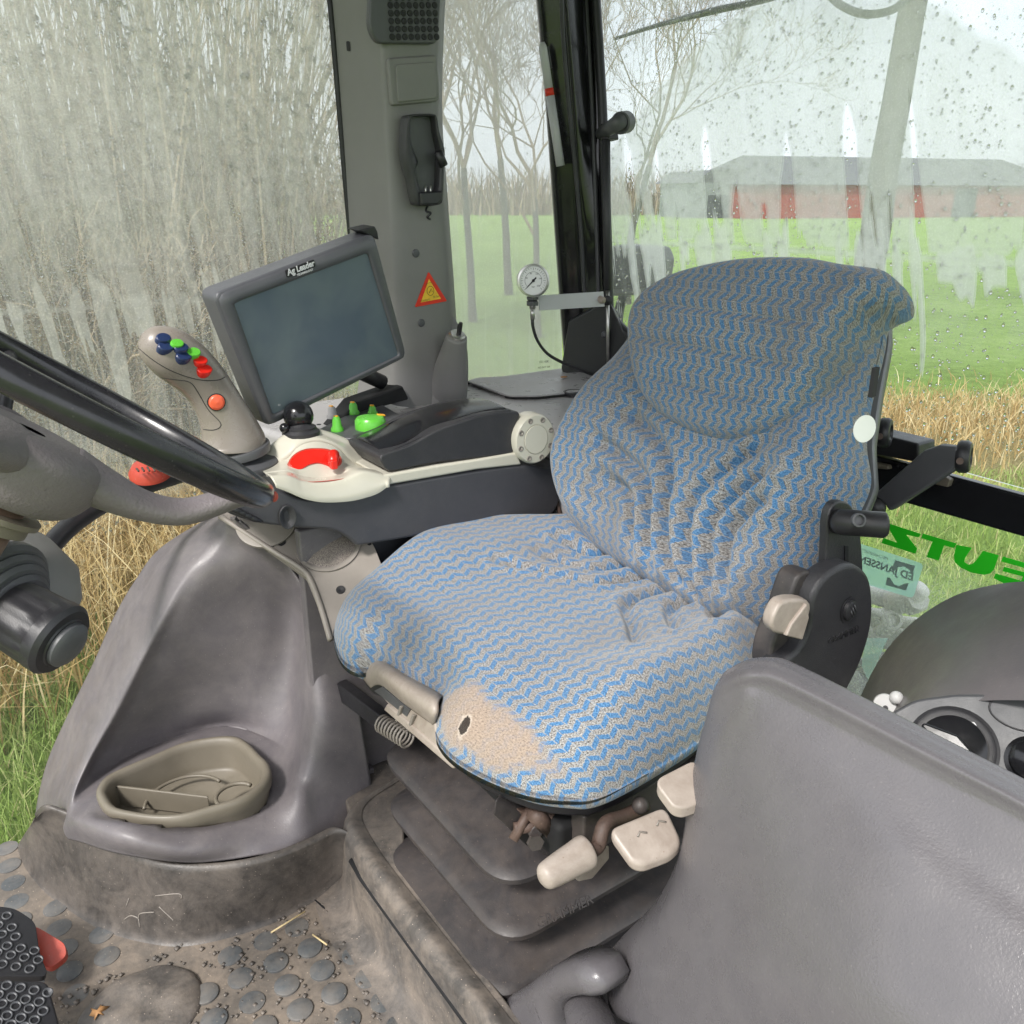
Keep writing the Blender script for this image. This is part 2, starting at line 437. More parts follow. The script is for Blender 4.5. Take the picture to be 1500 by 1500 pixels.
# ---- fabric
def sp_b(nt, uv): return noise(nt, uv.outputs[0], 380, 3, .7, 0, (1, 1, 3))
def fabric(name, worn=False):
    m, nt, out = new_mat(name)
    uv = nt.nodes.new('ShaderNodeUVMap'); uv.uv_map = 'uv'
    wn = noise(nt, uv.outputs[0], 9, 2, .5)
    sep = nt.nodes.new('ShaderNodeSeparateXYZ'); nt.links.new(uv.outputs[0], sep.inputs[0])
    a, b = sep.outputs[0], sep.outputs[1]
    P, H = .0178, .0135
    fz = noise(nt, uv.outputs[0], 420, 3, .7); a = math_(nt, 'MULTIPLY_ADD', fz, .0060, a); b = math_(nt, 'MULTIPLY_ADD', sp_b(nt, uv), .0040, b)
    a = math_(nt, 'MULTIPLY_ADD', wn, .010, a)
    b = math_(nt, 'MULTIPLY_ADD', wn, .006, b)
    row = math_(nt, 'DIVIDE', b, H)
    fl = math_(nt, 'FLOOR', row); fr = math_(nt, 'FRACT', row)
    par = math_(nt, 'MULTIPLY', math_(nt, 'FRACT', math_(nt, 'MULTIPLY', fl, .5)), 2.)   # 0/1 alternate rows
    # slope of this row: row 0 leans +, row 1 leans -
    sl = math_(nt, 'MULTIPLY_ADD', par, -2., 1.)
    sh = math_(nt, 'MULTIPLY', math_(nt, 'MULTIPLY', fr, sl), .50)
    sh = math_(nt, 'ADD', sh, math_(nt, 'MULTIPLY', par, .62))
    s = math_(nt, 'FRACT', math_(nt, 'ADD', math_(nt, 'DIVIDE', a, P), sh))
    # blue block
    e1 = math_(nt, 'GREATER_THAN', s, .06); e2 = math_(nt, 'LESS_THAN', s, .50)
    blue = math_(nt, 'MULTIPLY', e1, e2)
    blue = math_(nt, 'MULTIPLY', blue, math_(nt, 'GREATER_THAN', fr, .10))
    # pale outline
    l1 = math_(nt, 'LESS_THAN', math_(nt, 'ABSOLUTE', math_(nt, 'SUBTRACT', s, .53)), .035)
    l2 = math_(nt, 'LESS_THAN', fr, .08)
    pale = math_(nt, 'MAXIMUM', l1, l2)
    # weave speckle
    sp = noise(nt, uv.outputs[0], 480, 4, .8); sp2 = noise(nt, uv.outputs[0], 330, 3, .7)
    beige = ramp(nt, sp, [(.38, (.035, .028, .026)), (.50, (.26, .25, .24)), (.64, (.54, .53, .515))])
    bluec = ramp(nt, sp, [(.35, (.014, .06, .14)), (.51, (.07, .195, .385)), (.67, (.20, .37, .58))])
    palec = ramp(nt, sp2, [(.3, (.16, .20, .25)), (.7, (.42, .47, .52))])
    cc = mixc(nt, blue, beige, bluec); cc = mixc(nt, math_(nt, 'MULTIPLY', pale, .6), cc, palec)
    big = noise(nt, pos(nt), 4.5, 3, .6); cc = mixc(nt, math_(nt, 'MULTIPLY', ramp(nt, big, [(.42, (0, 0, 0)), (.66, (1, 1, 1))]), .38), cc, (.17, .15, .135))
    if worn:
        ps = pos(nt); sx = nt.nodes.new('ShaderNodeSeparateXYZ'); nt.links.new(ps, sx.inputs[0])
        wnz = noise(nt, ps, 26, 4, .65); wn2 = noise(nt, ps, 120, 3, .6)
        def blob(c, r):
            vm = nt.nodes.new('ShaderNodeVectorMath'); vm.operation = 'SUBTRACT'; nt.links.new(ps, vm.inputs[0]); vm.inputs[1].default_value = c
            mp = nt.nodes.new('ShaderNodeVectorMath'); mp.operation = 'DIVIDE'; nt.links.new(vm.outputs[0], mp.inputs[0]); mp.inputs[1].default_value = r
            l = nt.nodes.new('ShaderNodeVectorMath'); l.operation = 'LENGTH'; nt.links.new(mp.outputs[0], l.inputs[0]); return l.outputs['Value']
        for (c_, r_) in WORN:
            dd = blob(c_, r_)
            f = math_(nt, 'SUBTRACT', 1.42, math_(nt, 'ADD', math_(nt, 'MULTIPLY', dd, .8), math_(nt, 'MULTIPLY', wnz, .75)))
            f = ramp(nt, math_(nt, 'ADD', f, math_(nt, 'MULTIPLY', wn2, .08)), [(.10, (0, 0, 0)), (.34, (1, 1, 1))])
            weave = ramp(nt, sp2, [(.3, (.17, .125, .095)), (.5, (.34, .265, .21)), (.7, (.46, .37, .30))])
            cc = mixc(nt, math_(nt, 'MULTIPLY', f, .9), cc, weave)
        dd = blob(*HOLE)
        dd = math_(nt, 'MULTIPLY_ADD', noise(nt, ps, 160, 3, .6), .9, math_(nt, 'SUBTRACT', dd, .45))
        ring = ramp(nt, dd, [(.78, (1, 1, 1)), (1.05, (0, 0, 0))]); hole = ramp(nt, dd, [(.62, (1, 1, 1)), (.75, (0, 0, 0))])
        cc = mixc(nt, math_(nt, 'MULTIPLY', ring, .8), cc, (.55, .47, .40)); cc = mixc(nt, hole, cc, (.035, .025, .02))
    w1 = noise(nt, uv.outputs[0], 1400, 2, .6)
    nrm = bump(nt, sp, .8, .0011); w2 = noise(nt, uv.outputs[0], 28, 3, .5); nrm = bump(nt, w2, .45, .006, nrm)
    p = principled(nt, out, cc, .95, normal=nrm, spec=.15)
    p.inputs['Sheen Weight'].default_value = .35; p.inputs['Sheen Roughness'].default_value = .5
    return m

m, nt, out = new_mat('green_film'); d_ = nt.nodes.new('ShaderNodeBsdfDiffuse'); t_ = nt.nodes.new('ShaderNodeBsdfTranslucent')
for q in (d_, t_): q.inputs[0].default_value = (.06, .80, .045, 1)
x_ = nt.nodes.new('ShaderNodeMixShader'); x_.inputs[0].default_value = .35; nt.links.new(d_.outputs[0], x_.inputs[1]); nt.links.new(t_.outputs[0], x_.inputs[2]); nt.links.new(x_.outputs[0], out.inputs[0]); M['decal'] = m
# ---------------------------------------------------------------- glass
GZ = -1.2
def glass_mat(name, axis, fog_col, base, streak, su, sz, thr, zlo, zhi, tint=(.86, .875, .87), lean=0., top=0., topz=1.1, fine=.12, extra=None):
    m, nt, out = new_mat(name); g = pos(nt)
    sp = nt.nodes.new('ShaderNodeSeparateXYZ'); nt.links.new(g, sp.inputs[0])
    u, z = sp.outputs[axis], sp.outputs[2]
    u2 = math_(nt, 'MULTIPLY_ADD', z, lean, u)
    cb = nt.nodes.new('ShaderNodeCombineXYZ')
    nt.links.new(math_(nt, 'MULTIPLY', u2, su), cb.inputs[0]); nt.links.new(math_(nt, 'MULTIPLY', z, sz), cb.inputs[1])
    n = noise(nt, cb.outputs[0], 1, 3.5, .55, .35)
    cb2 = nt.nodes.new('ShaderNodeCombineXYZ')
    nt.links.new(math_(nt, 'MULTIPLY', u2, su * 2.6), cb2.inputs[0]); nt.links.new(math_(nt, 'MULTIPLY', z, sz * 1.3), cb2.inputs[1]); cb2.inputs[2].default_value = 5
    n2 = noise(nt, cb2.outputs[0], 1, 2, .5, .3)
    f1 = ramp(nt, n, [(thr, (0, 0, 0)), (thr + .045, (1, 1, 1))]); f2 = ramp(nt, n2, [(thr + .02, (0, 0, 0)), (thr + .06, (1, 1, 1))])
    st = math_(nt, 'MAXIMUM', f1, math_(nt, 'MULTIPLY', f2, .6))
    # the run marks live between two heights; the edge between them is ragged
    big = noise(nt, g, 5, 3, .6)
    zz = math_(nt, 'MULTIPLY_ADD', big, .25, math_(nt, 'SUBTRACT', z, .125))
    win = math_(nt, 'MULTIPLY', sstep_n(nt, zz, zlo, zlo + .12), math_(nt, 'SUBTRACT', 1., sstep_n(nt, zz, zhi - .12, zhi)))
    fog = math_(nt, 'MULTIPLY', math_(nt, 'MULTIPLY', st, win), streak)
    fog = math_(nt, 'ADD', fog, math_(nt, 'MULTIPLY', win, base))
    if top: fog = math_(nt, 'ADD', fog, math_(nt, 'MULTIPLY', sstep_n(nt, zz, topz - .15, topz + .25), top))
    if extra:
        z0, up_, dn_, aA, aB, fs = extra
        cb3 = nt.nodes.new('ShaderNodeCombineXYZ'); nt.links.new(math_(nt, 'MULTIPLY', u2, fs), cb3.inputs[0]); nt.links.new(math_(nt, 'MULTIPLY', z, 1.6), cb3.inputs[1]); cb3.inputs[2].default_value = 2.3
        cb5 = nt.nodes.new('ShaderNodeCombineXYZ'); nt.links.new(math_(nt, 'MULTIPLY', u2, 15), cb5.inputs[0]); cb5.inputs[2].default_value = 4.4; lowh = noise(nt, cb5.outputs[0], 1, 2, .5); d1 = math_(nt, 'MULTIPLY', sstep_n(nt, noise(nt, cb3.outputs[0], 1, 2.5, .55, .2), .49, .56), sstep_n(nt, lowh, .30, .68))
        cb4 = nt.nodes.new('ShaderNodeCombineXYZ'); nt.links.new(math_(nt, 'MULTIPLY', u2, fs * 1.25), cb4.inputs[0]); nt.links.new(math_(nt, 'MULTIPLY', z, 1.6), cb4.inputs[1]); cb4.inputs[2].default_value = 8.1
        d2 = math_(nt, 'MULTIPLY', sstep_n(nt, noise(nt, cb4.outputs[0], 1, 2.5, .55, .2), .46, .56), math_(nt, 'MULTIPLY_ADD', sstep_n(nt, lowh, .32, .66), .8, .15))
        q1 = math_(nt, 'SUBTRACT', z, math_(nt, 'MULTIPLY_ADD', d1, up_, z0 + .01)); fA = sstep_n(nt, q1, 0., .012)
        q2 = math_(nt, 'SUBTRACT', z, math_(nt, 'MULTIPLY_ADD', d2, -dn_, z0)); fB = math_(nt, 'MULTIPLY', sstep_n(nt, q2, 0., .010), math_(nt, 'SUBTRACT', 1., sstep_n(nt, math_(nt, 'SUBTRACT', z, math_(nt, 'MULTIPLY_ADD', d2, .09, z0)), 0., .02)))
        yc = math_(nt, 'SUBTRACT', u, 1.03); zt = math_(nt, 'MULTIPLY_ADD', math_(nt, 'MULTIPLY', yc, yc), 1.05 if axis == 1 else 0., z)
        topf = math_(nt, 'SUBTRACT', 1., math_(nt, 'MULTIPLY', sstep_n(nt, math_(nt, 'MULTIPLY_ADD', big, .04, zt), 1.405, 1.425), .75)) if axis == 1 else math_(nt, 'ADD', 0., 1.)
        ff = math_(nt, 'MAXIMUM', math_(nt, 'MULTIPLY', math_(nt, 'MULTIPLY', fA, topf), aA), math_(nt, 'MULTIPLY', fB, aB))
        fog = math_(nt, 'ADD', fog, ff)
    dr = noise(nt, g, 260, 3, .7); fog = math_(nt, 'ADD', fog, math_(nt, 'MULTIPLY', ramp(nt, dr, [(.5, (0, 0, 0)), (.72, (1, 1, 1))]), math_(nt, 'MULTIPLY_ADD', win, fine, fine * .15)))
    fog = math_(nt, 'ADD', fog, .015, clamp=True)
    tr = nt.nodes.new('ShaderNodeBsdfTransparent'); tr.inputs[0].default_value = (*tint, 1)
    gl = nt.nodes.new('ShaderNodeBsdfGlossy'); gl.inputs['Roughness'].default_value = .02; gl.inputs[0].default_value = (1, 1, 1, 1)
    fr = nt.nodes.new('ShaderNodeFresnel'); fr.inputs[0].default_value = 1.3
    mx = nt.nodes.new('ShaderNodeMixShader'); nt.links.new(math_(nt, 'MULTIPLY', fr.outputs[0], .5), mx.inputs[0]); nt.links.new(tr.outputs[0], mx.inputs[1]); nt.links.new(gl.outputs[0], mx.inputs[2])
    df = nt.nodes.new('ShaderNodeBsdfDiffuse'); tl = nt.nodes.new('ShaderNodeBsdfTranslucent')
    for q in (df, tl): q.inputs[0].default_value = (*fog_col, 1)
    m2 = nt.nodes.new('ShaderNodeMixShader'); m2.inputs[0].default_value = .72; nt.links.new(df.outputs[0], m2.inputs[1]); nt.links.new(tl.outputs[0], m2.inputs[2])
    m3 = nt.nodes.new('ShaderNodeMixShader'); nt.links.new(fog, m3.inputs[0]); nt.links.new(mx.outputs[0], m3.inputs[1]); nt.links.new(m2.outputs[0], m3.inputs[2])
    nt.links.new(m3.outputs[0], out.inputs[0]); return m
def sstep_n(nt, v, a, b):
    n = nt.nodes.new('ShaderNodeMapRange'); n.interpolation_type = 'SMOOTHSTEP'; nt.links.new(v, n.inputs[0])
    n.inputs[1].default_value = a; n.inputs[2].default_value = b; return n.outputs[0]
M['glass_side'] = glass_mat('wet_side_glass', 0, (.94, .94, .89), .12, .10, 34, 2.6, .51, .52, 2.2, lean=.10, top=.17, topz=1.02, fine=.24, extra=(.90, .30, .34, .06, .21, 30))
M['glass_quarter'] = glass_mat('mist_haze_quarter_glass', 0, (.97, .98, .98), .32, .05, 20, 2, .56, .50, 2.2, fine=.05)  # base film doubles as the outdoor haze that fades the trees
M['glass_rear'] = glass_mat('rain_run_rear_glass', 1, (.975, .985, .985), .06, .05, 17, 3.4, .50, .80, 1.9, lean=-.22, top=0, fine=.10, extra=(.985, .26, .20, .30, .42, 26))
M['glass_low'] = glass_mat('lightening_film_lower_glass', 1, (.85, .90, .78), .07, .03, 14, 9, .5, -.2, .55, fine=.30)  # pale film colour put in to lighten the grass seen through it
m, nt, out = new_mat('raindrop_water')
g_ = nt.nodes.new('ShaderNodeBsdfGlass'); g_.inputs['IOR'].default_value = 1.33; g_.inputs['Roughness'].default_value = .0
nt.links.new(g_.outputs[0], out.inputs[0]); M['water'] = m

def drops(name, label, n, fn, nrm, mat, rmin=.0006, rmax=.0021):
    """little water domes standing on a pane; fn(rng) -> centre or None"""
    rng = random.Random(hash(name) % 999 if False else len(label)); vs = []; fs = []
    nv = Vector(nrm); u, v, w = basis(nv)
    u = np.array(u); v = np.array(v); w = np.array(w)
    ring = [(math.cos(2 * math.pi * k / 8), math.sin(2 * math.pi * k / 8)) for k in range(8)]
    cnt = 0
    while cnt < n:
        c = fn(rng)
        if c is None: continue
        cnt += 1
        r = rmin + (rmax - rmin) * rng.random() ** 3
        c = np.array(c); k0 = len(vs); st = rng.uniform(1, 1.5)
        for rr, h in ((1, -.05), (.8, .38), (.42, .6)):
            for ca, sa in ring: vs.append(c + u * ca * r * rr + v * sa * r * rr * st + w * h * r)
        vs.append(c + w * r * .68); vs.append(c - w * r * .05)
        for q in range(2):
            for a in range(8): b = (a + 1) % 8; fs.append([k0 + q * 8 + a, k0 + q * 8 + b, k0 + q * 8 + 8 + b, k0 + q * 8 + 8 + a])
        for a in range(8): b = (a + 1) % 8; fs.append([k0 + 16 + a, k0 + 16 + b, k0 + 24]); fs.append([k0 + b, k0 + a, k0 + 25])
    o = link(name, mesh(vs, fs), mat); tag(o, label, 'raindrops', kind='stuff'); return o

# ---------------------------------------------------------------- vegetation
def attr_mat(name, stops, rough=.7, trans=.25):
    m, nt, out = new_mat(name); a = nt.nodes.new('ShaderNodeAttribute'); a.attribute_name = 'rnd'
    c = ramp(nt, a.outputs['Fac'], stops)
    p = principled(nt, None or out, c, rough, spec=.2)
    if trans:
        tl = nt.nodes.new('ShaderNodeBsdfTranslucent'); nt.links.new(c, tl.inputs[0])
        mx = nt.nodes.new('ShaderNodeMixShader'); mx.inputs[0].default_value = trans; nt.links.new(p.outputs[0], mx.inputs[1]); nt.links.new(tl.outputs[0], mx.inputs[2]); nt.links.new(mx.outputs[0], out.inputs[0])
    return m
M['grass'] = attr_mat('grass_blades', [(0, (.18, .27, .06)), (.5, (.34, .46, .12)), (.85, (.47, .55, .21)), (1, (.55, .48, .26))])
M['reed'] = attr_mat('dry_reed', [(0, (.28, .18, .07)), (.4, (.54, .39, .17)), (.8, (.70, .55, .29)), (1, (.80, .70, .46))])
M['twig'] = attr_mat('twig_bark', [(0, (.12, .085, .055)), (.5, (.27, .205, .135)), (1, (.46, .37, .26))], .85, 0)
M['bark'] = plastic('tree_bark', (.09, .085, .065), .9, .35, .3, (.20, .21, .13), 1, 60, big=4)
def blades(name, label, cat, xs, ys, h, w, lean, mat, hv=.4, segs=3, z0=None, kind='stuff'):
    n = len(xs); rg = np.random.default_rng(n)
    H = h * (1 - hv + 2 * hv * rg.random(n)); az = rg.random(n) * 6.283; la = lean * (rg.random(n) ** 1.2) * 1.6
    dx, dy = np.cos(az), np.sin(az); fa = rg.random(n) * 6.283; wx, wy = np.cos(fa) * w, np.sin(fa) * w
    V = np.zeros((n, (segs + 1) * 2, 3)); zb = GZ if z0 is None else z0
    for k in range(segs + 1):
        t = k / segs; bend = la * t ** 1.8
        cx = xs + dx * H * bend; cy = ys + dy * H * bend; cz = zb + H * t * np.sqrt(np.clip(1 - (bend * .55) ** 2, .2, 1))
        tw = (1 - t) ** .6 * (1 - .0 * t) + .06
        V[:, 2 * k] = np.stack([cx - wx * tw, cy - wy * tw, cz], 1); V[:, 2 * k + 1] = np.stack([cx + wx * tw, cy + wy * tw, cz], 1)
    base = (np.arange(n) * (segs + 1) * 2)[:, None]
    F = np.concatenate([np.stack([base[:, 0] + 2 * k, base[:, 0] + 2 * k + 1, base[:, 0] + 2 * k + 3, base[:, 0] + 2 * k + 2], 1) for k in range(segs)])
    me = bpy.data.meshes.new(name); me.from_pydata(V.reshape(-1, 3), [], F.tolist())
    at = me.attributes.new('rnd', 'FLOAT', 'POINT'); r = np.repeat(rg.random(n), (segs + 1) * 2); at.data.foreach_set('value', r)
    me.materials.append(mat); o = link(name, me, None); tag(o, label, cat, kind=kind); return o

def ptube(vs, fs, at, P, Rr, seg, val):
    k0 = len(vs); Pv, T, N = frames(P)
    for p, t, nn, r in zip(Pv, T, N, Rr):
        b = t.cross(nn)
        for a in range(seg):
            th = 2 * math.pi * a / seg; vs.append(p + (nn * math.cos(th) + b * math.sin(th)) * r); at.append(val)
    for i in range(len(P) - 1):
        for a in range(seg): a2 = (a + 1) % seg; fs.append([k0 + i * seg + a, k0 + i * seg + a2, k0 + (i + 1) * seg + a2, k0 + (i + 1) * seg + a])
def grow(rng, p, d, L, r, depth, out, up=.15, split=(2, 4), wob=.22, fall=.68):
    """bare branch: list of (points, radii, depth)"""
    k = 5; P = [p.copy()]; Rr = [r]; dd = d.copy()
    for i in range(k):
        dd = (dd + Vector((rng.gauss(0, wob), rng.gauss(0, wob), rng.gauss(0, wob * .6) + up * .3))).normalized()
        P.append(P[-1] + dd * L / k); Rr.append(r * (1 - .42 * (i + 1) / k))
    out.append((P, Rr, depth))
    if depth <= 0: return
    n = rng.randint(*split)
    for q in range(n):
        i = rng.randint(2, k) if q else k
        a = rng.uniform(.35, .9); ax = Vector((rng.gauss(0, 1), rng.gauss(0, 1), rng.gauss(0, .5))).normalized()
        nd_ = (Matrix.Rotation(a if q else a * .5, 3, ax) @ dd); nd_ = (nd_ + Vector((0, 0, up))).normalized()
        grow(rng, P[i], nd_, L * fall * rng.uniform(.75, 1.2), Rr[i] * (.62 if q else .8), depth - 1, out, up, split, wob, fall)
def tree(name, label, loc, h, r, seed, depth=5, lean=(0, 0), first=None, group=None, split=(3, 4), mat='twig', val=(.2, .8), cat='tree', up=.18):
    rng = random.Random(seed); t = thing(name, label, cat, loc, group); L = []
    d = Vector((lean[0], lean[1], 1)).normalized(); base = Vector(loc)
    trunk = [base.copy()]; rr = [r * 1.35]; k = 7; dd = d.copy()
    TH = first or h * .35
    for i in range(k):
        dd = (dd + Vector((rng.gauss(0, .04), rng.gauss(0, .04), 0))).normalized(); trunk.append(trunk[-1] + dd * TH / k); rr.append(r * (1.15 - .35 * (i + 1) / k))
    vs, fs, at = [], [], []; ptube(vs, fs, at, trunk, rr, 12, .4)
    me = mesh(vs, fs); a = me.attributes.new('rnd', 'FLOAT', 'POINT'); a.data.foreach_set('value', at); me.materials.append(M['bark']); link('trunk', me, None, t)
    for q in range(rng.randint(3, 5)):
        ax = Vector((rng.gauss(0, 1), rng.gauss(0, 1), 0)).normalized(); nd_ = (Matrix.Rotation(rng.uniform(.15, .6) if q else .08, 3, ax) @ dd)
        st = trunk[-1] if q < 2 else trunk[rng.randint(4, 7)]
        grow(rng, st.copy(), nd_, h * .30, rr[-1] * (.85 if q == 0 else .6), depth - 1, L, up, split)
    vs, fs, at = [], [], []
    for P, Rr, dep in L: ptube(vs, fs, at, P, [max(x, .0035) for x in Rr], 6 if dep > 2 else 3, rng.uniform(*val))
    me = mesh(vs, fs); a = me.attributes.new('rnd', 'FLOAT', 'POINT'); a.data.foreach_set('value', at); me.materials.append(M[mat]); link('crown', me, None, t)
    return t
def G(px, dist, z=GZ):
    r = ray(px, 290); r = Vector((r.x, r.y, 0)).normalized(); f = Vector((math.cos(AZ), math.sin(AZ), 0))
    p = r * (dist / r.dot(f)); return Vector((p.x, p.y, z))

# ---------------------------------------------------------------- ground, sky, light
w = bpy.data.worlds.new('World'); scene.world = w; w.use_nodes = True; nt = w.node_tree; nt.nodes.clear()
out = nt.nodes.new('ShaderNodeOutputWorld'); sky = nt.nodes.new('ShaderNodeTexSky'); sky.sky_type = 'NISHITA'; sky.sun_disc = False
SUN_EL, SUN_AZ = R(48), R(205)   # azimuth measured from +X towards +Y: it comes from ahead-left of the cab
sky.sun_elevation = SUN_EL; sky.sun_rotation = math.pi / 2 - SUN_AZ; sky.air_density = 1; sky.dust_density = 6; sky.ozone_density = 1
b1 = nt.nodes.new('ShaderNodeBackground'); b1.inputs[1].default_value = .10; nt.links.new(sky.outputs[0], b1.inputs[0])
tc = nt.nodes.new('ShaderNodeTexCoord'); mp = nt.nodes.new('ShaderNodeMapping'); mp.inputs['Scale'].default_value = (1, 1, 2.5); nt.links.new(tc.outputs['Generated'], mp.inputs[0])
cn = noise(nt, mp.outputs[0], 2.2, 5, .55, .4)
cc = ramp(nt, cn, [(.3, (.60, .65, .71)), (.7, (.86, .89, .93))])
b2 = nt.nodes.new('ShaderNodeBackground'); b2.inputs[1].default_value = .90; nt.links.new(cc, b2.inputs[0])
mx = nt.nodes.new('ShaderNodeMixShader'); mx.inputs[0].default_value = .85
nt.links.new(b1.outputs[0], mx.inputs[1]); nt.links.new(b2.outputs[0], mx.inputs[2]); nt.links.new(mx.outputs[0], out.inputs[0])
sl = bpy.data.lights.new('sun', 'SUN'); sl.energy = 1.5; sl.angle = R(10); sl.color = (1, .965, .92)
so = bpy.data.objects.new('sun', sl); COL.objects.link(so)
sd = Vector((math.cos(SUN_AZ) * math.cos(SUN_EL), math.sin(SUN_AZ) * math.cos(SUN_EL), math.sin(SUN_EL)))
so.rotation_euler = sd.to_track_quat('Z', 'Y').to_euler(); so.location = (0, 0, 6)
scene.view_settings.view_transform = 'Standard'; scene.view_settings.look = 'None'; scene.view_settings.gamma = 1; scene.view_settings.exposure = EXPO
cy = scene.cycles
cy.max_bounces = 8; cy.transparent_max_bounces = 12; cy.transmission_bounces = 6; cy.glossy_bounces = 3; cy.diffuse_bounces = 3
cy.caustics_reflective = False; cy.caustics_refractive = False; cy.use_denoising = True; cy.sample_clamp_indirect = 4

m, nt, out = new_mat('field_ground'); g = pos(nt)
n1 = noise(nt, g, .25, 5, .6); n2 = noise(nt, g, 4, 5, .7); n3 = noise(nt, g, 45, 4, .7)
v = math_(nt, 'MULTIPLY_ADD', n1, .35, math_(nt, 'MULTIPLY_ADD', n2, .3, math_(nt, 'MULTIPLY', n3, .35)))
gr = ramp(nt, v, [(.34, (.15, .21, .06)), (.5, (.27, .41, .10)), (.64, (.38, .51, .17))])
sp = nt.nodes.new('ShaderNodeSeparateXYZ'); nt.links.new(g, sp.inputs[0])
# dry strip that follows the ditch behind and beside the tractor
dd = math_(nt, 'ADD', math_(nt, 'MULTIPLY', sp.outputs[0], .66), math_(nt, 'MULTIPLY', sp.outputs[1], .75))
dd = math_(nt, 'MULTIPLY_ADD', math_(nt, 'SUBTRACT', noise(nt, g, .8, 4, .6), .5), 3.2, dd)
band = math_(nt, 'MULTIPLY', sstep_n(nt, dd, 6.6, 7.6), math_(nt, 'SUBTRACT', 1., sstep_n(nt, dd, 9.6, 11.4)))
dry = ramp(nt, n3, [(.3, (.22, .15, .07)), (.7, (.52, .41, .22))])
cc = mixc(nt, math_(nt, 'MULTIPLY', band, .85), gr, dry)
nrm = bump(nt, n3, 1, .05); nrm = bump(nt, n2, .6, .2, nrm)
principled(nt, out, cc, .9, normal=nrm, spec=.1); M['ground'] = m
me = mesh([(-900, -900, GZ), (900, -900, GZ), (900, 900, GZ), (-900, 900, GZ)], [[0, 1, 2, 3]])
tag(link('ground', me, M['ground'], smooth=False), kind='structure')

rg = np.random.default_rng(3)
# short grass by the cab, golden reeds, thicket
n = 26000; xs = rg.uniform(-1.6, 2.2, n); ys = rg.uniform(2.1, 4.3, n)
blades('grass', 'bright green long grass growing on the bank beside the tractor', 'grass', xs, ys, .13, .0035, .7, M['grass'])
n = 15000; xs = rg.uniform(-2.5, 4.2, n); ys = 3.75 + rg.random(n) ** .75 * 3.0 + .25 * np.sin(xs * 3)
blades('dry_reeds', 'golden dry reeds leaning over along the ditch beside the tractor', 'reeds', xs, ys, .62, .0048, .9, M['reed'], segs=4)
n = 9000; t_ = rg.random(n); off = rg.normal(0, .8, n); px_ = rg.uniform(560, 1800, n)
P_ = [G(a, 9.0 + b) for a, b in zip(px_, off)]
blades('dry_grass', 'golden dead grass strip across the field behind the tractor', 'grass', np.array([q.x for q in P_]), np.array([q.y for q in P_]), .19, .006, .9, M['reed'])
n = 16000; P_ = [G(a, b) for a, b in zip(rg.uniform(1120, 1900, n), rg.uniform(1.9, 7.2, n))]
blades('meadow_grass', 'short yellowish green grass seen through the lower rear glass', 'grass', np.array([q.x for q in P_]), np.array([q.y for q in P_]), .09, .004, .8, M['grass'])
n = 5200; xs = rg.uniform(-3.5, 4.6, n); ys = rg.uniform(6.3, 9.5, n)
keep = rg.random(n) < np.clip((3.5 - xs * 8 / ys) / 1.0, 0, 1)
blades('thicket', 'dense brown leafless thicket beyond the wet side window', 'thicket', xs[keep], ys[keep], 3.6, .013, .28, M['twig'], hv=.45, segs=5)
# single bare bushes in front of the thicket
for i, (x, y, h, s) in enumerate([(.9, 6.3, 3.0, 1), (1.9, 6.8, 3.6, 2), (2.6, 7.2, 4.2, 3), (.2, 7.2, 3.5, 5)]):
    tree('bare_bush', ['leafless brown bush at the left end of the thicket', 'leafless bush with upright brown stems left of the monitor', 'leafless bush behind the monitor top', 'leafless bush in the thicket at the far left'][i], (x, y, GZ), h, .035, s, 5, first=.4, group='leafless bushes along the ditch', split=(3, 4), val=(.25, .95), cat='bush')
# far trees
FT = [(690, 17, 8.0, .07, 11, 'tall bare tree just right of the grey pillar'), (745, 22, 9.0, .09, 12, 'bare tree in the middle of the narrow quarter window'), (790, 15, 6.5, .055, 13, 'bare tree beside the black rear pillar seen in the quarter window'),
      (640, 26, 10, .10, 14, 'faint bare tree behind the grey pillar'), (925, 20, 8.5, .08, 15, 'faint bare tree seen in the upper left of the rear window'), (470, 13, 8.0, .08, 16, 'bare tree against the sky left of the grey pillar'), (400, 15, 8.5, .08, 17, 'bare tree rising above the thicket behind the wet window')]
for px_, d_, h_, r_, s_, lb in FT:
    tree('bare_tree', lb, tuple(G(px_, d_)), h_, r_, s_, 6, group='bare trees round the field', val=(.3, .9))
tree('tree', 'big leaning tree trunk standing in the field in front of the red barn', tuple(G(1282, 13.5)), 12, .21, 21, 5, lean=(.05, -.04), first=6.4, val=(.2, .6))
tree('bush', 'low scrubby bush at the foot of the big leaning tree', tuple(G(1262, 12.6)), 1.6, .03, 31, 4, first=.25, val=(.3, .8), cat='bush')
# barn: a long low building across the field
def gp(px, d, z): q = G(px, d); q.z = GZ + z; return q
M['barn_red'] = plastic('red_barn_boards', (.31, .05, .035), .7, .2, .1, (.3, .15, .1), 0)
M['barn_roof'] = plastic('grey_barn_roof', (.12, .125, .13), .7, .15, .1, (.3, .3, .28), 0)
M['barn_grey'] = plastic('grey_barn_wall', (.20, .22, .22), .7, .15, 0, grain=0)
M['barn_dark'] = plastic('barn_door_dark', (.04, .045, .05), .7, .1, 0, grain=0)
M['hedge'] = attr_mat('far_hedge', [(0, (.05, .055, .04)), (1, (.12, .13, .085))], .9, 0)
D = 105
bt = thing('barn', 'long red barn with a grey roof across the green field', 'barn', tuple(gp(1290, D, 0)))
A = gp(1097, D, 0); B = gp(1560, D + 14, 0); dv = (B - A).normalized(); nv = Vector((-dv.y, dv.x, 0)); 
if nv.dot(A) < 0: nv = -nv
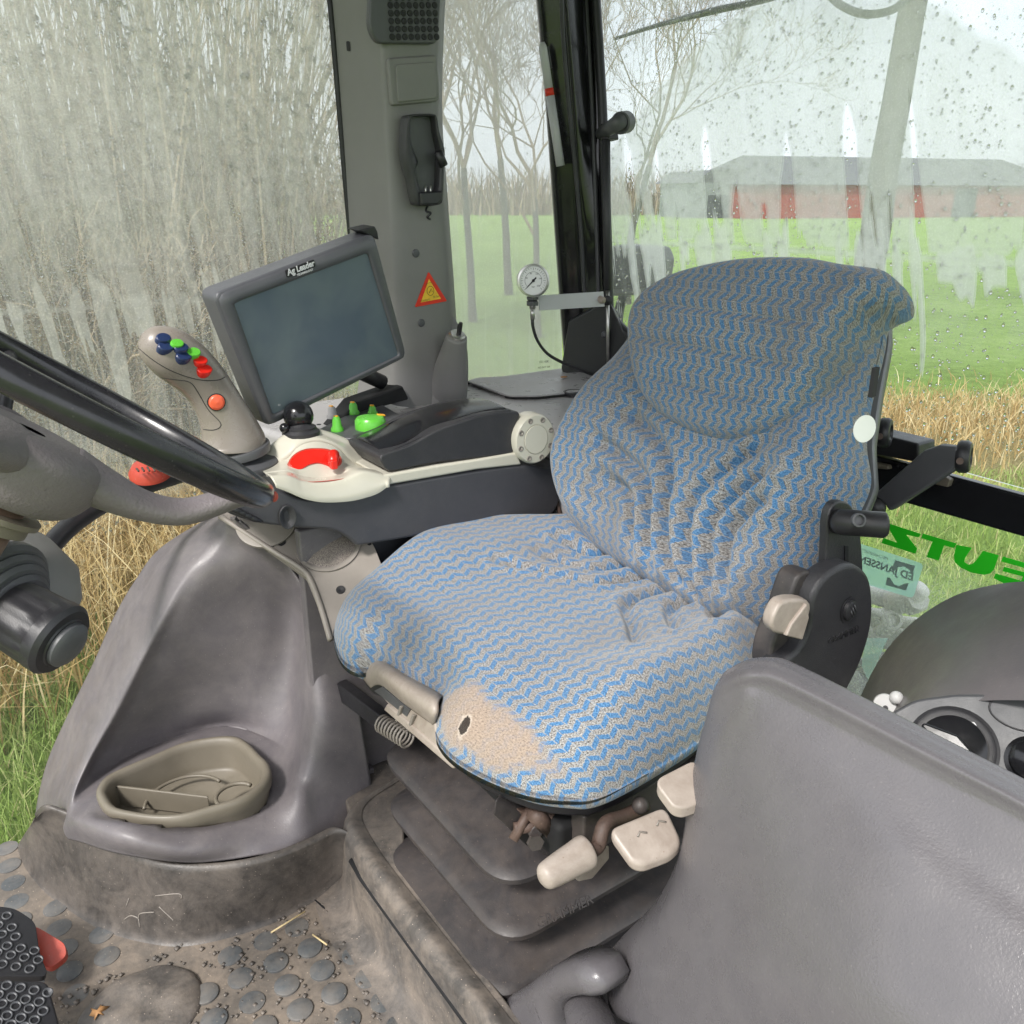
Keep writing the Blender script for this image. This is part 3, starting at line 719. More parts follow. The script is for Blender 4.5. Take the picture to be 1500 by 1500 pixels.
Dp = nv * 16; H = Vector((0, 0, 4.0)); Hr = Vector((0, 0, 7.2))
prism('wall', [A, B, B + H, A + H], Dp, M['barn_red'], bt)
for s, nm in ((0, 'roof'),):
    e0 = A - nv * .7 - dv * .6 + H - Vector((0, 0, .25)); e1 = B - nv * .7 + dv * .6 + H - Vector((0, 0, .25)); r0 = A + Dp / 2 + dv * 3.5 + Hr; r1 = B + Dp / 2 - dv * 3.5 + Hr; f0 = A + Dp + nv * .7 - dv * .6 + H; f1 = B + Dp + nv * .7 + dv * .6 + H
    mb = MB(); mb.add(([e0, e1, r1, r0, f0, f1], [[0, 1, 2, 3], [3, 2, 5, 4], [0, 3, 4], [1, 5, 2], [0, 4, 5, 1]])); mb.build('roof', M['barn_roof'], bt, False)
for k in (.62,):
    q = A + (B - A) * k - nv * .12; prism('door', [q, q + dv * 3.4, q + dv * 3.4 + Vector((0, 0, 3.4)), q + Vector((0, 0, 3.4))], nv * .1, M['barn_dark'], bt)
st_ = thing('shed', 'low grey shed left of the red barn', 'shed', tuple(gp(1050, D + 4, 0)))
A = gp(1022, D + 4, 0); B = gp(1095, D + 4, 0); dv2 = (B - A).normalized()
prism('wall', [A, B, B + Vector((0, 0, 4.0)), A + Vector((0, 0, 4.0))], nv * 10, M['barn_grey'], st_)
prism('roof', [A - dv2 * .5 + Vector((0, 0, 4.0)), B + dv2 * .3 + Vector((0, 0, 4.0)), B + Vector((0, 0, 5.6)), A + dv2 * 1.4 + Vector((0, 0, 5.4))], nv * 10.5, M['barn_roof'], st_)
prism('door', [A + dv2 * 1.2 - nv * .1, A + dv2 * 4.2 - nv * .1, A + dv2 * 4.2 - nv * .1 + Vector((0, 0, 2.6)), A + dv2 * 1.2 - nv * .1 + Vector((0, 0, 2.6))], nv * .05, M['barn_dark'], st_)
# far hedgerow as one mass
n = 9000; px_ = rg.uniform(300, 2600, n); P_ = [G(a, b) for a, b in zip(px_, rg.uniform(125, 165, n))]
blades('far_treeline', 'dim bare treeline along the far edge of the field', 'treeline', np.array([q.x for q in P_]), np.array([q.y for q in P_]), 5.0, .14, .5, M['twig'], hv=.55, segs=3)
# ================================================================ CAB SHELL
SY = 1.60      # plane of the right-hand glass
RX = 1.30      # plane of the rear glass
def pane(name, pts, off, mat, parent): return prism(name, pts, off, mat, parent, smooth=False)
# ---- right side window
t = thing('side_window', 'large wet side window with condensation runs left of the grey pillar', 'window', (.1, SY, 0))
pane('pane', [(-1.5, SY, -.35), (.86, SY, -.35), (.80, SY, 1.75), (-1.5, SY, 1.75)], (0, .005, 0), M['glass_side'], t)
tube('seal', [Y(478, -60, SY - .01), Y(486, 20, SY - .01), Y(497, 150, SY - .01), Y(506, 260, SY - .01), Y(514, 345, SY - .01), Y(530, 500, SY - .01), Y(538, 600, SY - .01)], .0065, M['seal'], t, seg=8)
drops('raindrops', 'raindrops standing on the large wet side window', 13000, lambda r: (r.uniform(-.12, .80), SY + .006, .50 + .97 * r.random() ** .85), (0, 1, 0), M['water'], .0010, .0030)
# ---- quarter window
t = thing('quarter_window', 'narrow misty window between the grey pillar and the black pillar', 'window', (1.1, SY, .7))
pane('pane', [(.88, SY + .004, .66), (1.275, SY + .004, .66), (1.20, SY + .004, 1.7), (.85, SY + .004, 1.7)], (0, .005, 0), M['glass_quarter'], t)
prism('lower_seal', [(.90, SY - .012, .69), (1.27, SY - .012, .675), (1.27, SY - .012, .660), (.90, SY - .012, .675)], (0, .012, 0), M['tray'], t, .002)
q = Y(797, 538, SY + .001)
for k, (s, sz) in enumerate((('E11 43R', .008), ('AS2 DOT 504', .006), ('00437', .007))):
    text('glass_mark', s, Y(797, 530 + k * 8, SY + .0005), (1, 0, -.04), (0, -1, 0), sz, M['ink'], t, .0001)
drops('raindrops', 'few raindrops on the narrow misty window', 420, lambda r: (r.uniform(.92, 1.26), SY + .0105, r.uniform(.7, 1.45)), (0, 1, 0), M['water'], .0006, .002)
# ---- rear window (upper + lower light, cross beam)
t = thing('rear_window', 'big rear window with rain runs, a black cross beam and green decal letters', 'window', (RX, .7, .3))
pane('pane', [(RX, -.45, .655), (RX, 1.50, .70), (RX, 1.56, 1.75), (RX, -.45, 1.75)], (.005, 0, 0), M['glass_rear'], t)
pane('lower_pane', [(RX + .004, -.45, -.05), (RX + .004, 1.3, -.05), (RX + .004, 1.3, .625), (RX + .004, -.45, .60)], (.005, 0, 0), M['glass_low'], t)
b0 = [X(1180, 640, RX - .02), X(1700, 780, RX - .02), X(1700, 845, RX - .02), X(1180, 695, RX - .02)]
prism('cross_beam', b0, (.018, 0, 0), M['gloss'], t, .004)
prism('upper_frame', [X(1180, 610, RX - .03), X(1345, 650, RX - .03), X(1345, 678, RX - .03), X(1180, 648, RX - .03)], (.05, 0, 0), M['black'], t, .004)
zp = 5.357
def zc(pts, ox=1220, oy=730, s=zp): return [(ox + a / s, oy + b / s) for a, b in pts]
LET = [[(445, 200), (690, 280), (672, 306), (575, 285), (660, 395), (648, 435), (380, 350), (398, 312), (505, 350), (440, 240)],
       [(705, 276), (970, 355), (950, 390), (872, 370), (828, 488), (735, 460), (782, 340), (693, 312)],
       [(968, 365), (1090, 388), (1035, 470), (1030, 500), (1060, 520), (1095, 515), (1122, 490), (1178, 412), (1300, 447), (1265, 555), (1235, 590), (1185, 600), (1085, 582), (1005, 545), (955, 500), (950, 450)],
       [(1335, 457), (1640, 545), (1570, 790), (1262, 700 - 75), (1275, 590), (1480, 648), (1490, 612), (1330, 572), (1345, 538), (1500, 580), (1510, 548), (1320, 495)]]
dec = thing('window_decal', 'bright green maker lettering stuck on the lower rear glass', 'decal', tuple(X(1400, 815, RX)))
for L in LET: prism('letter', Xs(zc(L), RX + .0030), (.0006, 0, 0), M['decal'], dec, smooth=False)
# translucent dealer sticker
m, nt, out = new_mat('translucent_sticker'); a_ = nt.nodes.new('ShaderNodeBsdfTransparent'); b_ = nt.nodes.new('ShaderNodeBsdfTranslucent'); b_.inputs[0].default_value = (.62, .84, .80, 1)
mx = nt.nodes.new('ShaderNodeMixShader'); mx.inputs[0].default_value = .50; a_.inputs[0].default_value = (.9, 1, .97, 1)
nt.links.new(a_.outputs[0], mx.inputs[1]); nt.links.new(b_.outputs[0], mx.inputs[2]); nt.links.new(mx.outputs[0], out.inputs[0]); M['sticker'] = m
M['sticker_ink'] = simple('sticker_ink', (.36, .50, .47), .6)
stk = thing('dealer_sticker', 'pale teal see-through dealer sticker on the lower rear glass', 'sticker', tuple(X(1310, 850, RX)))
prism('film', round_poly(Xs(zc([(120, 330), (245, 365), (712, 515), (628, 785), (310, 690), (120, 630)]), RX + .0030), .008), (.0003, 0, 0), M['sticker'], stk, smooth=False)
un = (X(1350, 850, RX) - X(1270, 822, RX)).normalized()
text('lettering', 'ED JANSSEN', X(1297, 832, RX + .0026), -un, (1, 0, 0), .019, M['sticker_ink'], stk, .0001, .0006)
text('lettering', 'MECHANISATIE', X(1280, 812, RX + .0026), -un, (1, 0, 0), .008, M['sticker_ink'], stk, .0001)
prism('logo', Xs(zc([(490, 485), (645, 530), (625, 600), (600, 560), (560, 535), (510, 540), (480, 570), (465, 545)]), RX + .0026), (.0003, 0, 0), M['sticker_ink'], stk, smooth=False)
prism('logo', Xs(zc([(425, 620), (450, 625), (480, 675), (520, 690), (560, 670), (595, 665), (575, 725), (415, 680)]), RX + .0026), (.0003, 0, 0), M['sticker_ink'], stk, smooth=False)
drops('raindrops', 'raindrops and spray beads on the big rear window', 7000, lambda r: (RX + .006, r.uniform(.15, 1.5), .72 + .72 * r.random() ** 1.15), (1, 0, 0), M['water'], .0008, .0028)

# ---- grey pillar
def pil(rows): return rows
t = thing('pillar', 'broad grey plastic cab pillar between the side window and the narrow window', 'pillar', (.85, 1.5, .7))
rowsY = (1.585, 1.53, 1.475, 1.455, 1.45, 1.455, 1.485, 1.585)
def prow(*px): return [Y(a, b, y) for (a, b), y in zip(px, rowsY)]
g = [prow((474, -90), (505, -90), (538, -90), (560, -90), (600, -90), (640, -90), (656, -90), (662, -90)),
     prow((487, 10), (515, 10), (545, 10), (562, 10), (600, 10), (636, 10), (647, 10), (652, 10)),
     prow((500, 165), (526, 165), (554, 165), (570, 165), (600, 165), (634, 165), (643, 165), (648, 165)),
     prow((509, 290), (536, 290), (562, 290), (577, 290), (610, 290), (640, 290), (652, 290), (656, 290)),
     prow((517, 400), (545, 400), (568, 400), (583, 400), (615, 400), (648, 400), (660, 400), (664, 400)),
     prow((527, 500), (552, 500), (572, 500), (588, 500), (620, 500), (653, 500), (666, 500), (671, 500)),
     prow((527, 545), (550, 547), (569, 549), (588, 552), (624, 556), (660, 552), (672, 546), (678, 540))]
g.append([p + Vector((-.006 if i < 4 else .004, -.012 if i else 0, -.03)) for i, p in enumerate(prow((525, 560), (547, 563), (566, 566), (588, 571), (626, 575), (662, 570), (675, 562), (680, 555)))])
PT = bvh(sheet('trim_cover', g, M['pillar'], t, 6, 6))
def onP(a, b, l=0.): return hit(PT, a, b, l)[0]
# moulded tunnel for the key switch
bs = thing('key_switch', 'key switch with black key in a moulded boss at the foot of the grey pillar', 'switch', tuple(Y(660, 570, 1.43)))
c0, c1 = Y(657, 556, 1.45), Y(669, 493, 1.405)
tube('boss', [c0 + Vector((-.004, .02, -.05)), c0, c0.lerp(c1, .5), c1], [.046, .038, .028, .020], M['pillar'], bs, seg=24, sub=6)
ax = (c1 - c0.lerp(c1, .5)).normalized()
tube('boss_root', [Y(640, 600, 1.48), Y(650, 550, 1.485), Y(655, 500, 1.49), Y(655, 465, 1.50)], [.058, .050, .038, .014], M['pillar'], bs, seg=24, sub=6)
lathe('collar', c1 + ax * .0005, ax, [(.0165, -.002), (.0165, .004), (.013, .006), (.0125, .0075), (0, .0075)], M['steel'], bs, 28)
kk = c1 + ax * .008; sd_ = Vector((.5, -.3, .2)).normalized(); kw = ax.cross(sd_).normalized()
prism('key', [kk + kw * -.0075, kk + kw * .0075, kk + kw * .0105 + ax * .010, kk + kw * .002 + ax * .024, kk + kw * -.004 + ax * .025, kk + kw * -.007 + ax * .015], kw.cross(ax) * .006, M['black'], bs, .0012)
# speaker grille at the top
sg = thing('speaker_grille', 'grey perforated speaker grille at the top of the pillar', 'speaker grille', tuple(Y(595, 60, 1.44)))
o_ = round_poly(Ys([(545, -60), (541, 40), (552, 63), (642, 64), (650, -60)], 1.438), .012)
prism('grille_plate', o_, (0, .016, 0), M['dkgrey'], sg, .004)
mb = MB()
for r_ in range(-4, 5):
    for c_ in range(8):
        x = 572 + c_ * 9.3 - r_ * .7; y = 54 - (r_ + 4) * 11.6
        mb.add(lathe_data(Y(x, y, 1.4372), (0, -1, 0), [(.0052, -.001), (.0052, .0004), (.0038, .0007), (0, -.0006)], 12))
mb.build('holes', M['ink'], sg)
# blank plate
bp_ = thing('blank_cover', 'blank raised grey plate on the pillar above the phone cradle', 'cover plate', tuple(Y(605, 120, 1.44)))
prism('surround', round_poly(Ys([(568, 85), (641, 80), (645, 148), (574, 155)], 1.443), .008), (0, .012, 0), M['pillar'], bp_, .004)
prism('plate', round_poly(Ys([(580, 94), (638, 90), (641, 144), (583, 150)], 1.440), .006), (0, .010, 0), M['pillar'], bp_, .002)
# phone cradle
pc = thing('phone_cradle', 'empty black phone cradle screwed to the grey pillar', 'phone cradle', tuple(Y(622, 290, 1.42)))
zc2 = lambda pts: [(450 + a / 3, b / 3) for a, b in pts]
outer = zc2([(440, 520), (470, 502), (560, 500), (575, 520), (585, 580), (608, 660), (606, 720), (600, 870), (580, 900), (500, 905), (478, 885), (462, 800), (440, 730), (430, 660)])
inner = zc2([(458, 530), (475, 512), (555, 510), (565, 530), (572, 590), (588, 660), (585, 720), (580, 830), (560, 850), (505, 852), (495, 830), (480, 740), (492, 712), (470, 660), (455, 600)])
prism('back_shell', even(smooth_line(Ys(outer, 1.425), 4, True), 50), (0, .025, 0), M['dkgrey'], pc, .005)
oo = even(smooth_line(Ys(outer, 1.405), 4, True), 60); ii = even(smooth_line(Ys(inner, 1.405), 4, True), 60)
vs = []; fs = []
for k in range(60):
    a, b = Vector(oo[k]), Vector(ii[k]); vs += [a + Vector((0, .024, 0)), a + Vector((0, .003, 0)), a.lerp(b, .3), a.lerp(b, .75), b + Vector((0, .003, 0)), b + Vector((0, .021, 0))]
for k in range(60):
    k2 = (k + 1) % 60
    for j in range(5): fs.append([k * 6 + j, k2 * 6 + j, k2 * 6 + j + 1, k * 6 + j + 1])
link('rim', fixn(mesh(vs, fs)), M['black_soft'], pc)
prism('lower_lip', Ys(zc2([(497, 845), (600, 838), (597, 880), (575, 900), (503, 902)]), 1.398), (0, .022, 0), M['black'], pc, .004)
for x in (520, 542): tube('contact_pin', [Y(450 + x / 3, 286, 1.409), Y(450 + x / 3, 272, 1.409)], .0016, M['steel'], pc, seg=8)
tube('side_clip', [Y(450 + 575 / 3, 222, 1.402), Y(450 + 600 / 3, 243, 1.402)], .008, M['black'], pc, seg=10)
tube('cable_stub', [Y(627, 300, 1.43), Y(624, 309, 1.42), Y(631, 312, 1.42), Y(626, 318, 1.425), Y(630, 321, 1.43)], .0022, M['black'], pc, seg=8, sub=5)
for px_, py_, lb in ((609, 371, 'small round dark screw cap on the pillar under the phone cradle'), (617, 473, 'small round dark screw cap under the warning triangle')):
    tag(lathe('screw_cap', onP(px_, py_), (0, -1, 0), [(.0075, -.004), (.0075, .001), (.006, .0025), (0, .003)], M['dkgrey'], None, 24), lb, 'screw cap')
# slot
tag(prism('slot', round_poly([onP(a, b, .001) for a, b in ((509, 60), (513, 61), (514, 75), (510, 74))], .002), (0, .004, 0), M['ink'], None), 'small black slot high on the pillar edge', 'slot')
# warning triangle
ws = thing('warning_sticker', 'red and yellow triangular warning sticker on the grey pillar', 'sticker', tuple(Y(630, 440, 1.452)))
wy = min(onP(*q).y for q in ((628, 398), (655, 441), (608, 450), (630, 430))) - .0015
prism('red_border', round_poly(Ys([(628, 398), (655, 441), (608, 450)], wy), .003), (0, .002, 0), M['sign_red'], ws, smooth=False)
prism('yellow_field', Ys([(628.5, 409), (646, 437.5), (616.5, 443)], wy - .0006), (0, .0006, 0), M['sign_yellow'], ws, smooth=False)
mb = MB(); cc_ = Y(630.5, 426, wy - .0008)
mb.add(tube_data([cc_ + Vector((math.cos(a) * .0075, 0, math.sin(a) * .0085)) for a in np.linspace(0, 6.28, 18)], .0006, 5))
mb.add(tube_data([cc_ + Vector((-.003, 0, -.004)), cc_ + Vector((.002, 0, .004)), cc_ + Vector((.004, 0, -.002))], .0008, 5))
mb.add(tube_data([cc_ + Vector((math.cos(a) * .014, 0, .003 + math.sin(a) * .012)) for a in np.linspace(.7, 2.4, 8)], .0004, 4))
mb.build('pictogram', M['sign_ink'], ws)
text('lettering', 'Restart', Y(623, 439.5, wy - .0007), (1, 0, .1), (0, -1, 0), .0065, M['sign_ink'], ws, .0001)
text('lettering', '30 Sec', Y(639, 434.5, wy - .0007), (1, 0, .1), (0, -1, 0), .0055, M['sign_ink'], ws, .0001)

# ---- black rear pillar
t = thing('rear_pillar', 'black steel corner pillar between the narrow window and the rear window', 'pillar', (1.3, 1.5, .7))
def BR(a, b, y=None, x=None): return Y(a, b, y) if y is not None else X(a, b, x)
Lp = [(776, -70), (785, 0), (800, 170), (812, 340), (822, 480), (828, 545)]
Rp = [(868, -70), (872, 0), (881, 150), (887, 300), (891, 430), (893, 560)]
rows = []
for (a, b), (c, d) in zip(Lp, Rp):
    rows.append([Y(a, b, 1.598), Y(a + 2, b, 1.575), Y(a + 10, b, 1.56), Y((a * .55 + c * .45), (b + d) / 2, 1.53), Y(a * .45 + c * .55, (b + d) / 2, 1.515), X(c - 9, d, 1.272), X(c, d, 1.276), X(c + 3, d, 1.299)])
sheet('post', rows, M['gloss'], t, 4, 4)
tube('rear_edge', [X(a + 1, b, 1.27) for a, b in Rp], .010, M['black'], t, seg=12, sub=3)
tube('inner_ridge', [X(a - 14, b, 1.262) for a, b in Rp], .005, M['charcoal'], t, seg=8, sub=3)
prism('foot', [Y(822, 540, 1.56), Y(833, 470, 1.55), X(892, 440, 1.262), X(925, 510, 1.262), X(925, 600, 1.262), Y(840, 590, 1.5)], (.03, .03, 0), M['black'], t, .004)
tube('corner_brace', [X(888, 450, 1.28), X(905, 475, 1.275), X(935, 505, 1.27), X(985, 560, 1.265)], .011, M['black'], t, seg=10, sub=5)
# gas strut beside it
t = thing('gas_strut', 'thin black gas strut running down beside the rear pillar', 'strut', tuple(X(891, 440, 1.255)))
tube('cylinder', [X(888, 205, 1.25), X(890, 425, 1.25)], .0085, M['black_soft'], t, seg=14)
tube('rod', [X(890, 425, 1.25), X(891, 535, 1.25)], .004, M['steel'], t, seg=10)
lathe('end_joint', X(890, 440, 1.245), (-.6, -.8, 0), [(.010, -.006), (.010, .006), (.006, .009), (0, .010)], M['black'], t, 16)
ball('ball_joint', X(886, 490, 1.25), .008, M['dkgrey'], t)
# hose
tag(tube('black_hose', [Y(822, -40, 1.50), Y(824, 40, 1.50), Y(832, 140, 1.495), Y(843, 250, 1.49), Y(852, 350, 1.485), Y(855, 410, 1.48), Y(857, 428, 1.475), Y(866, 436, 1.47)], .0042, M['black_soft'], None, seg=10, sub=6), 'thin black hose hanging down the black rear pillar', 'hose')
# pen-like marker tube
t = thing('marker_pen', 'white marker tube with a red band clipped to the black rear pillar', 'marker', tuple(Y(815, 240, 1.53)))
a, b = Y(794, 62, 1.535), Y(821, 243, 1.52); ln = b - a
tube('cap', [a, a + ln * .04, a + ln * .36], [.005, .0085, .0085], M['alu'], t, seg=16)
tube('red_band', [a + ln * .36, a + ln * .42], .0089, M['sign_red'], t, seg=16)
tube('barrel', [a + ln * .42, b], .0092, M['alu'], t, seg=16)
tube('clip', [a + ln * .03 + Vector((.010, -.004, 0)), a + ln * .2 + Vector((.011, -.004, 0))], .002, M['dkgrey'], t, seg=8)
# round latch
t = thing('window_latch', 'grey tubular window latch beside the black rear pillar', 'latch', tuple(X(900, 185, 1.27)))
a, b = X(881, 196, 1.26), X(908, 178, 1.22)
tube('arm', [a, a.lerp(b, .5), b], [.013, .014, .015], M['dkgrey'], t, seg=18)
lathe('cup', X(910, 180, 1.235), (X(860, 188, 1.1) - X(910, 180, 1.235)), [(.021, -.022), (.021, .004), (.018, .006), (.013, .004), (.012, -.01), (0, -.01)], M['dkgrey'], t, 28)
prism('bracket', Xs([(878, 182), (888, 180), (891, 204), (880, 207)], 1.245), (.03, 0, 0), M['black'], t, .003)

# ---- ledge behind the console
t = thing('side_ledge', 'grey moulded ledge below the narrow window beside the armrest', 'ledge', (.9, 1.4, .6))
pts = [(.44, 1.60, .70), (1.30, 1.60, .70), (1.30, 1.13, .70), (.92, 1.10, .70), (.86, 1.24, .70), (.60, 1.26, .70), (.50, 1.33, .70)]
prism('ledge_top', round_poly(pts, .03), (0, 0, -.45), M['pane_grey'], t, .012, 4)
hl = PLs([(683, 561), (700, 556), (870, 547), (893, 556), (886, 572), (790, 583), (745, 583)], (0, 0, .703), (0, 0, 1))
prism('hatch_lid', round_poly([(p.x, p.y, .703) for p in hl], .012), (0, 0, .005), M['pane_grey'], t, .0025)
tube('lid_gap', [Vector((p[0], p[1], .7035)) for p in round_poly([(p.x, p.y, .703) for p in hl], .012)] , .0022, M['seal'], t, seg=6)
a = Z(842, 575, .706); lathe('lid_pull', a, (0, 0, 1), [(.024, -.004), (.024, .002), (.020, .003), (.016, .001), (0, .0005)], M['black'], t, 28)
tag(ball('dry_leaf', Z(826, 552, .712), .007, M['leaf'], None, (1.4, 1, .3), sub=1), 'tiny brown dry leaf on the grey ledge by the window', 'leaf')
for k in range(5):
    p_ = Z(672 + k * 6, 589 - k * 1.2, .7045); tag(box('vent_slit', p_ - Vector((.001, .006, .0005)), p_ + Vector((.001, .006, .001)), M['seal'], t, 0))
# knob panel
kp = thing('knob_panel', 'small grey switch panel with green and orange knobs beside the monitor', 'control panel', tuple(Z(520, 625, .72)))
pp = Zs([(455, 634), (535, 594), (560, 592), (604, 618), (586, 634), (525, 642), (485, 640)], .716)
prism('panel_plate', round_poly(pp, .008), (0, 0, -.012), M['dkgrey'], kp, .003)
def knob(px, py, r, h, mat, z=.716, nm='knob'):
    c = Z(px, py, z); o = lathe(nm, c, (0, 0, 1), [(r * 1.12, 0), (r * 1.1, h * .18), (r * .82, h * .35), (r * .72, h * .8), (r * .5, h), (0, h * 1.04)], mat, kp, 20)
    prism('pointer', [c + Vector((-.002, -r * .4, h)), c + Vector((.002, -r * .4, h)), c + Vector((.002, r * .9, h * .9)), c + Vector((-.002, r * .9, h * .9))], (0, 0, .003), M['orangeline'], o, .001)
knob(494, 631, .0095, .024, M['green']); knob(487, 612, .0095, .020, M['pane_grey']); knob(518, 606, .0095, .020, M['green']); knob(546, 606, .0085, .014, M['green'])
c = Z(543, 627, .716); lathe('large_knob', c, (0, 0, 1), [(.026, 0), (.026, .014), (.022, .019), (.012, .021), (0, .021)], M['green'], kp, 36)
prism('pointer', [c + Vector((.014, -.004, .0195)), c + Vector((.027, -.004, .017)), c + Vector((.027, .004, .017)), c + Vector((.014, .004, .0195))], (0, 0, .003), M['orangeline'], kp, .001)
for px_, py_ in ((528, 598), (490, 640), (467, 622)): lathe('screw_hole', Z(px_, py_, .7165), (0, 0, 1), [(.004, 0), (.004, .0006), (0, .0006)], M['ink'], kp, 12)
tag(prism('dark_gap_block', [Y(480, 640, 1.36), Y(560, 596, 1.42), Y(600, 585, 1.42), Y(590, 565, 1.44), Y(520, 590, 1.40)], (0, .05, 0), M['dark'], None, .004), 'dark block standing in for the shaded gap under the monitor', 'dark block')  # solid near-black block painted in for the shade of the gap

# ---- gauge on bracket
t = thing('pressure_gauge', 'round white dial pressure gauge on a pale metal bracket before the narrow window', 'gauge', tuple(Y(781, 470, 1.42)))
gc = Y(781, 411, 1.42); gn = Vector((-.46, -.88, .07)).normalized()
lathe('case', gc - gn * .028, gn, [(.026, 0), (.030, .004), (.030, .024), (.0325, .025), (.0325, .033), (.0285, .034), (.028, .029), (0, .029)], M['steel'], t, 48)
u_, v_, n_ = basis(gn); gf = gc + gn * .0016
lathe('dial_face', gf, gn, [(.0277, 0), (.0277, .0004), (0, .0004)], M['white'], t, 40)
mb = MB()
for k in range(25):
    a = R(225 - k * 270 / 24); d = u_ * math.cos(a) + v_ * math.sin(a); L_ = .005 if k % 4 == 0 else .0028
    mb.add(tube_data([gf + d * (.025 - L_) + n_ * .0006, gf + d * .025 + n_ * .0006], .00035, 4))
mb.add(tube_data([gf + (u_ * math.cos(a) + v_ * math.sin(a)) * .017 + n_ * .0006 for a in np.linspace(R(225), R(-45), 24)], .0003, 4))
mb.build('scale', M['ink'], t)
mb = MB(); d = (u_ * -.70 + v_ * -.72); mb.add(tube_data([gf - d * .008 + n_ * .0014, gf + d * .004 + n_ * .0014, gf + d * .021 + n_ * .0014], [.0016, .0013, .0005], 6)); mb.add(lathe_data(gf + n_ * .001, gn, [(.003, 0), (.003, .0012), (0, .0015)], 16)); mb.build('needle', M['ink'], t)
for s, a in (('0', 225), ('40', 160), ('80', 110), ('120', 60), ('160', 15), ('200', -45)):
    text('number', s, gf + (u_ * math.cos(R(a)) + v_ * math.sin(R(a))) * .0145 + n_ * .0005, u_, n_, .0045, M['ink'], t, .00005)
text('unit', 'bar', gf - v_ * .012 + n_ * .0005, u_, n_, .005, M['ink'], t, .00005)
tube('stem', [gc - gn * .012 - v_ * .030, Y(780, 452, 1.425)], .0065, M['steel'], t, seg=12)
a = Y(780, 440, 1.425); lathe('clamp', a, (0, 0, 1), [(.013, -.010), (.013, -.002), (.009, 0), (.013, .002), (.013, .007), (0, .007)], M['dkgrey'], t, 6)
prism('bracket', [Y(789, 433, 1.432), X(884, 427, 1.235), X(886, 449, 1.235), Y(790, 455, 1.432)], (.0012, .0024, 0), M['alu'], t, .0006)
tube('union', [X(866, 436, 1.23), X(876, 438, 1.225), X(884, 440, 1.225)], [.006, .009, .007], M['beige'], t, seg=12)
tube('ferrule', [Y(780, 452, 1.425), Y(780, 468, 1.425)], .0045, M['steel'], t, seg=10)
tube('hose', [Y(780, 466, 1.425), Y(781, 480, 1.425), Y(788, 500, 1.43), Y(803, 519, 1.44), Y(828, 533, 1.45), Y(850, 542, 1.45), Y(880, 553, 1.45)], .0033, M['black_soft'], t, seg=8, sub=6)
# ================================================================ DRIVER SEAT
seat = thing('driver_seat', 'suspension driver seat in worn blue and grey zigzag cloth', 'seat', (.68, .83, .12))
WORN = [(tuple(Z(672, 1046, .520)), (.036, .040, .034)), (tuple(Z(735, 1078, .508)), (.036, .050, .030)), (tuple(Z(800, 1100, .50)), (.034, .040, .026))]
HOLE = (tuple(Z(679, 1062, .515)), (.013, .010, .020))
FAB = fabric('seat_fabric'); FABW = fabric('seat_fabric_worn', True)
# ---- cushion : frame a=y (width), b=x (depth)
ZT = .448
ol_px = [(487, 905), (496, 888), (520, 870), (560, 848), (610, 824), (660, 805), (705, 797), (760, 795), (810, 797)]
ol = [Z(a, b, .50) for a, b in ol_px]; ol = [(p.y, p.x) for p in ol]
ol += [(1.06, .93), (.95, .97), (.78, .97), (.66, .95)]
r_px = [(1135, 935), (1128, 975), (1095, 1020), (1030, 1075), (950, 1125), (880, 1158), (830, 1160), (770, 1150), (700, 1122), (655, 1092), (636, 1060), (640, 1030)]
ol += [(p.y, p.x) for p in (Z(a, b, .485) for a, b in r_px)]
l_px = [(600, 990), (548, 960), (520, 958), (500, 945), (490, 925)]
ol += [(p.y, p.x) for p in (Z(a, b, .50) for a, b in l_px)]
ol = even(smooth_line(ol, 6, True), 260)
CY = .835
def chan(P, lines, depth, width, soft=1):
    h = np.zeros(len(P))
    for L in lines:
        L = np.array(smooth_line(L, 8)); d = dist_line(P, L); de = np.minimum(np.linalg.norm(P - L[0], axis=1), np.linalg.norm(P - L[-1], axis=1)); h += sstep(0, .03, de) * depth * (-np.exp(-(d / width) ** 2) + .38 * np.exp(-((d - 2.1 * width) / (1.2 * width)) ** 2))
    return h
def mir(L, c): return [[(c + s * (a - c), b) for a, b in l] for l in L for s in (1, -1)]
c_lines = mir([[(CY + .030, .96), (CY + .030, .80), (CY + .05, .745), (CY + .10, .71), (CY + .15, .67)],
               [(CY + .078, .96), (CY + .078, .82), (CY + .10, .78), (CY + .15, .745)],
               [(CY + .125, .96), (CY + .125, .85), (CY + .145, .82), (CY + .17, .80)]], CY)
def c_top(P, d):
    r = .062; t_ = np.clip(d / r, 0, 1); h = .030 + .078 * np.sqrt(1 - (1 - t_) ** 2)
    v = P[:, 0] - CY; x = P[:, 1]
    h += .020 * sstep(.12, .22, np.abs(v)) * sstep(.48, .62, x) * sstep(0, .05, d)
    h += -.018 * sstep(.62, .86, x) * (1 - sstep(.12, .2, np.abs(v)))
    h += -.014 * (1 - sstep(.42, .58, x))
    h += chan(P, c_lines, .0140, .0085) * sstep(.0, .03, d)
    h += .0035 * np.sin(v * 17 + x * 9) * np.sin(x * 21 - v * 6) * sstep(0, .04, d)
    return h
def c_bot(P, d): return .030 - .030 * np.sqrt(1 - (1 - np.clip(d / .03, 0, 1)) ** 2)
inflate('cushion', ol, ((0, 0, ZT), (0, 1, 0), (1, 0, 0), (0, 0, 1)), c_top, c_bot, FABW, seat, rings=110, spokes=460, center=(CY + .01, .70))
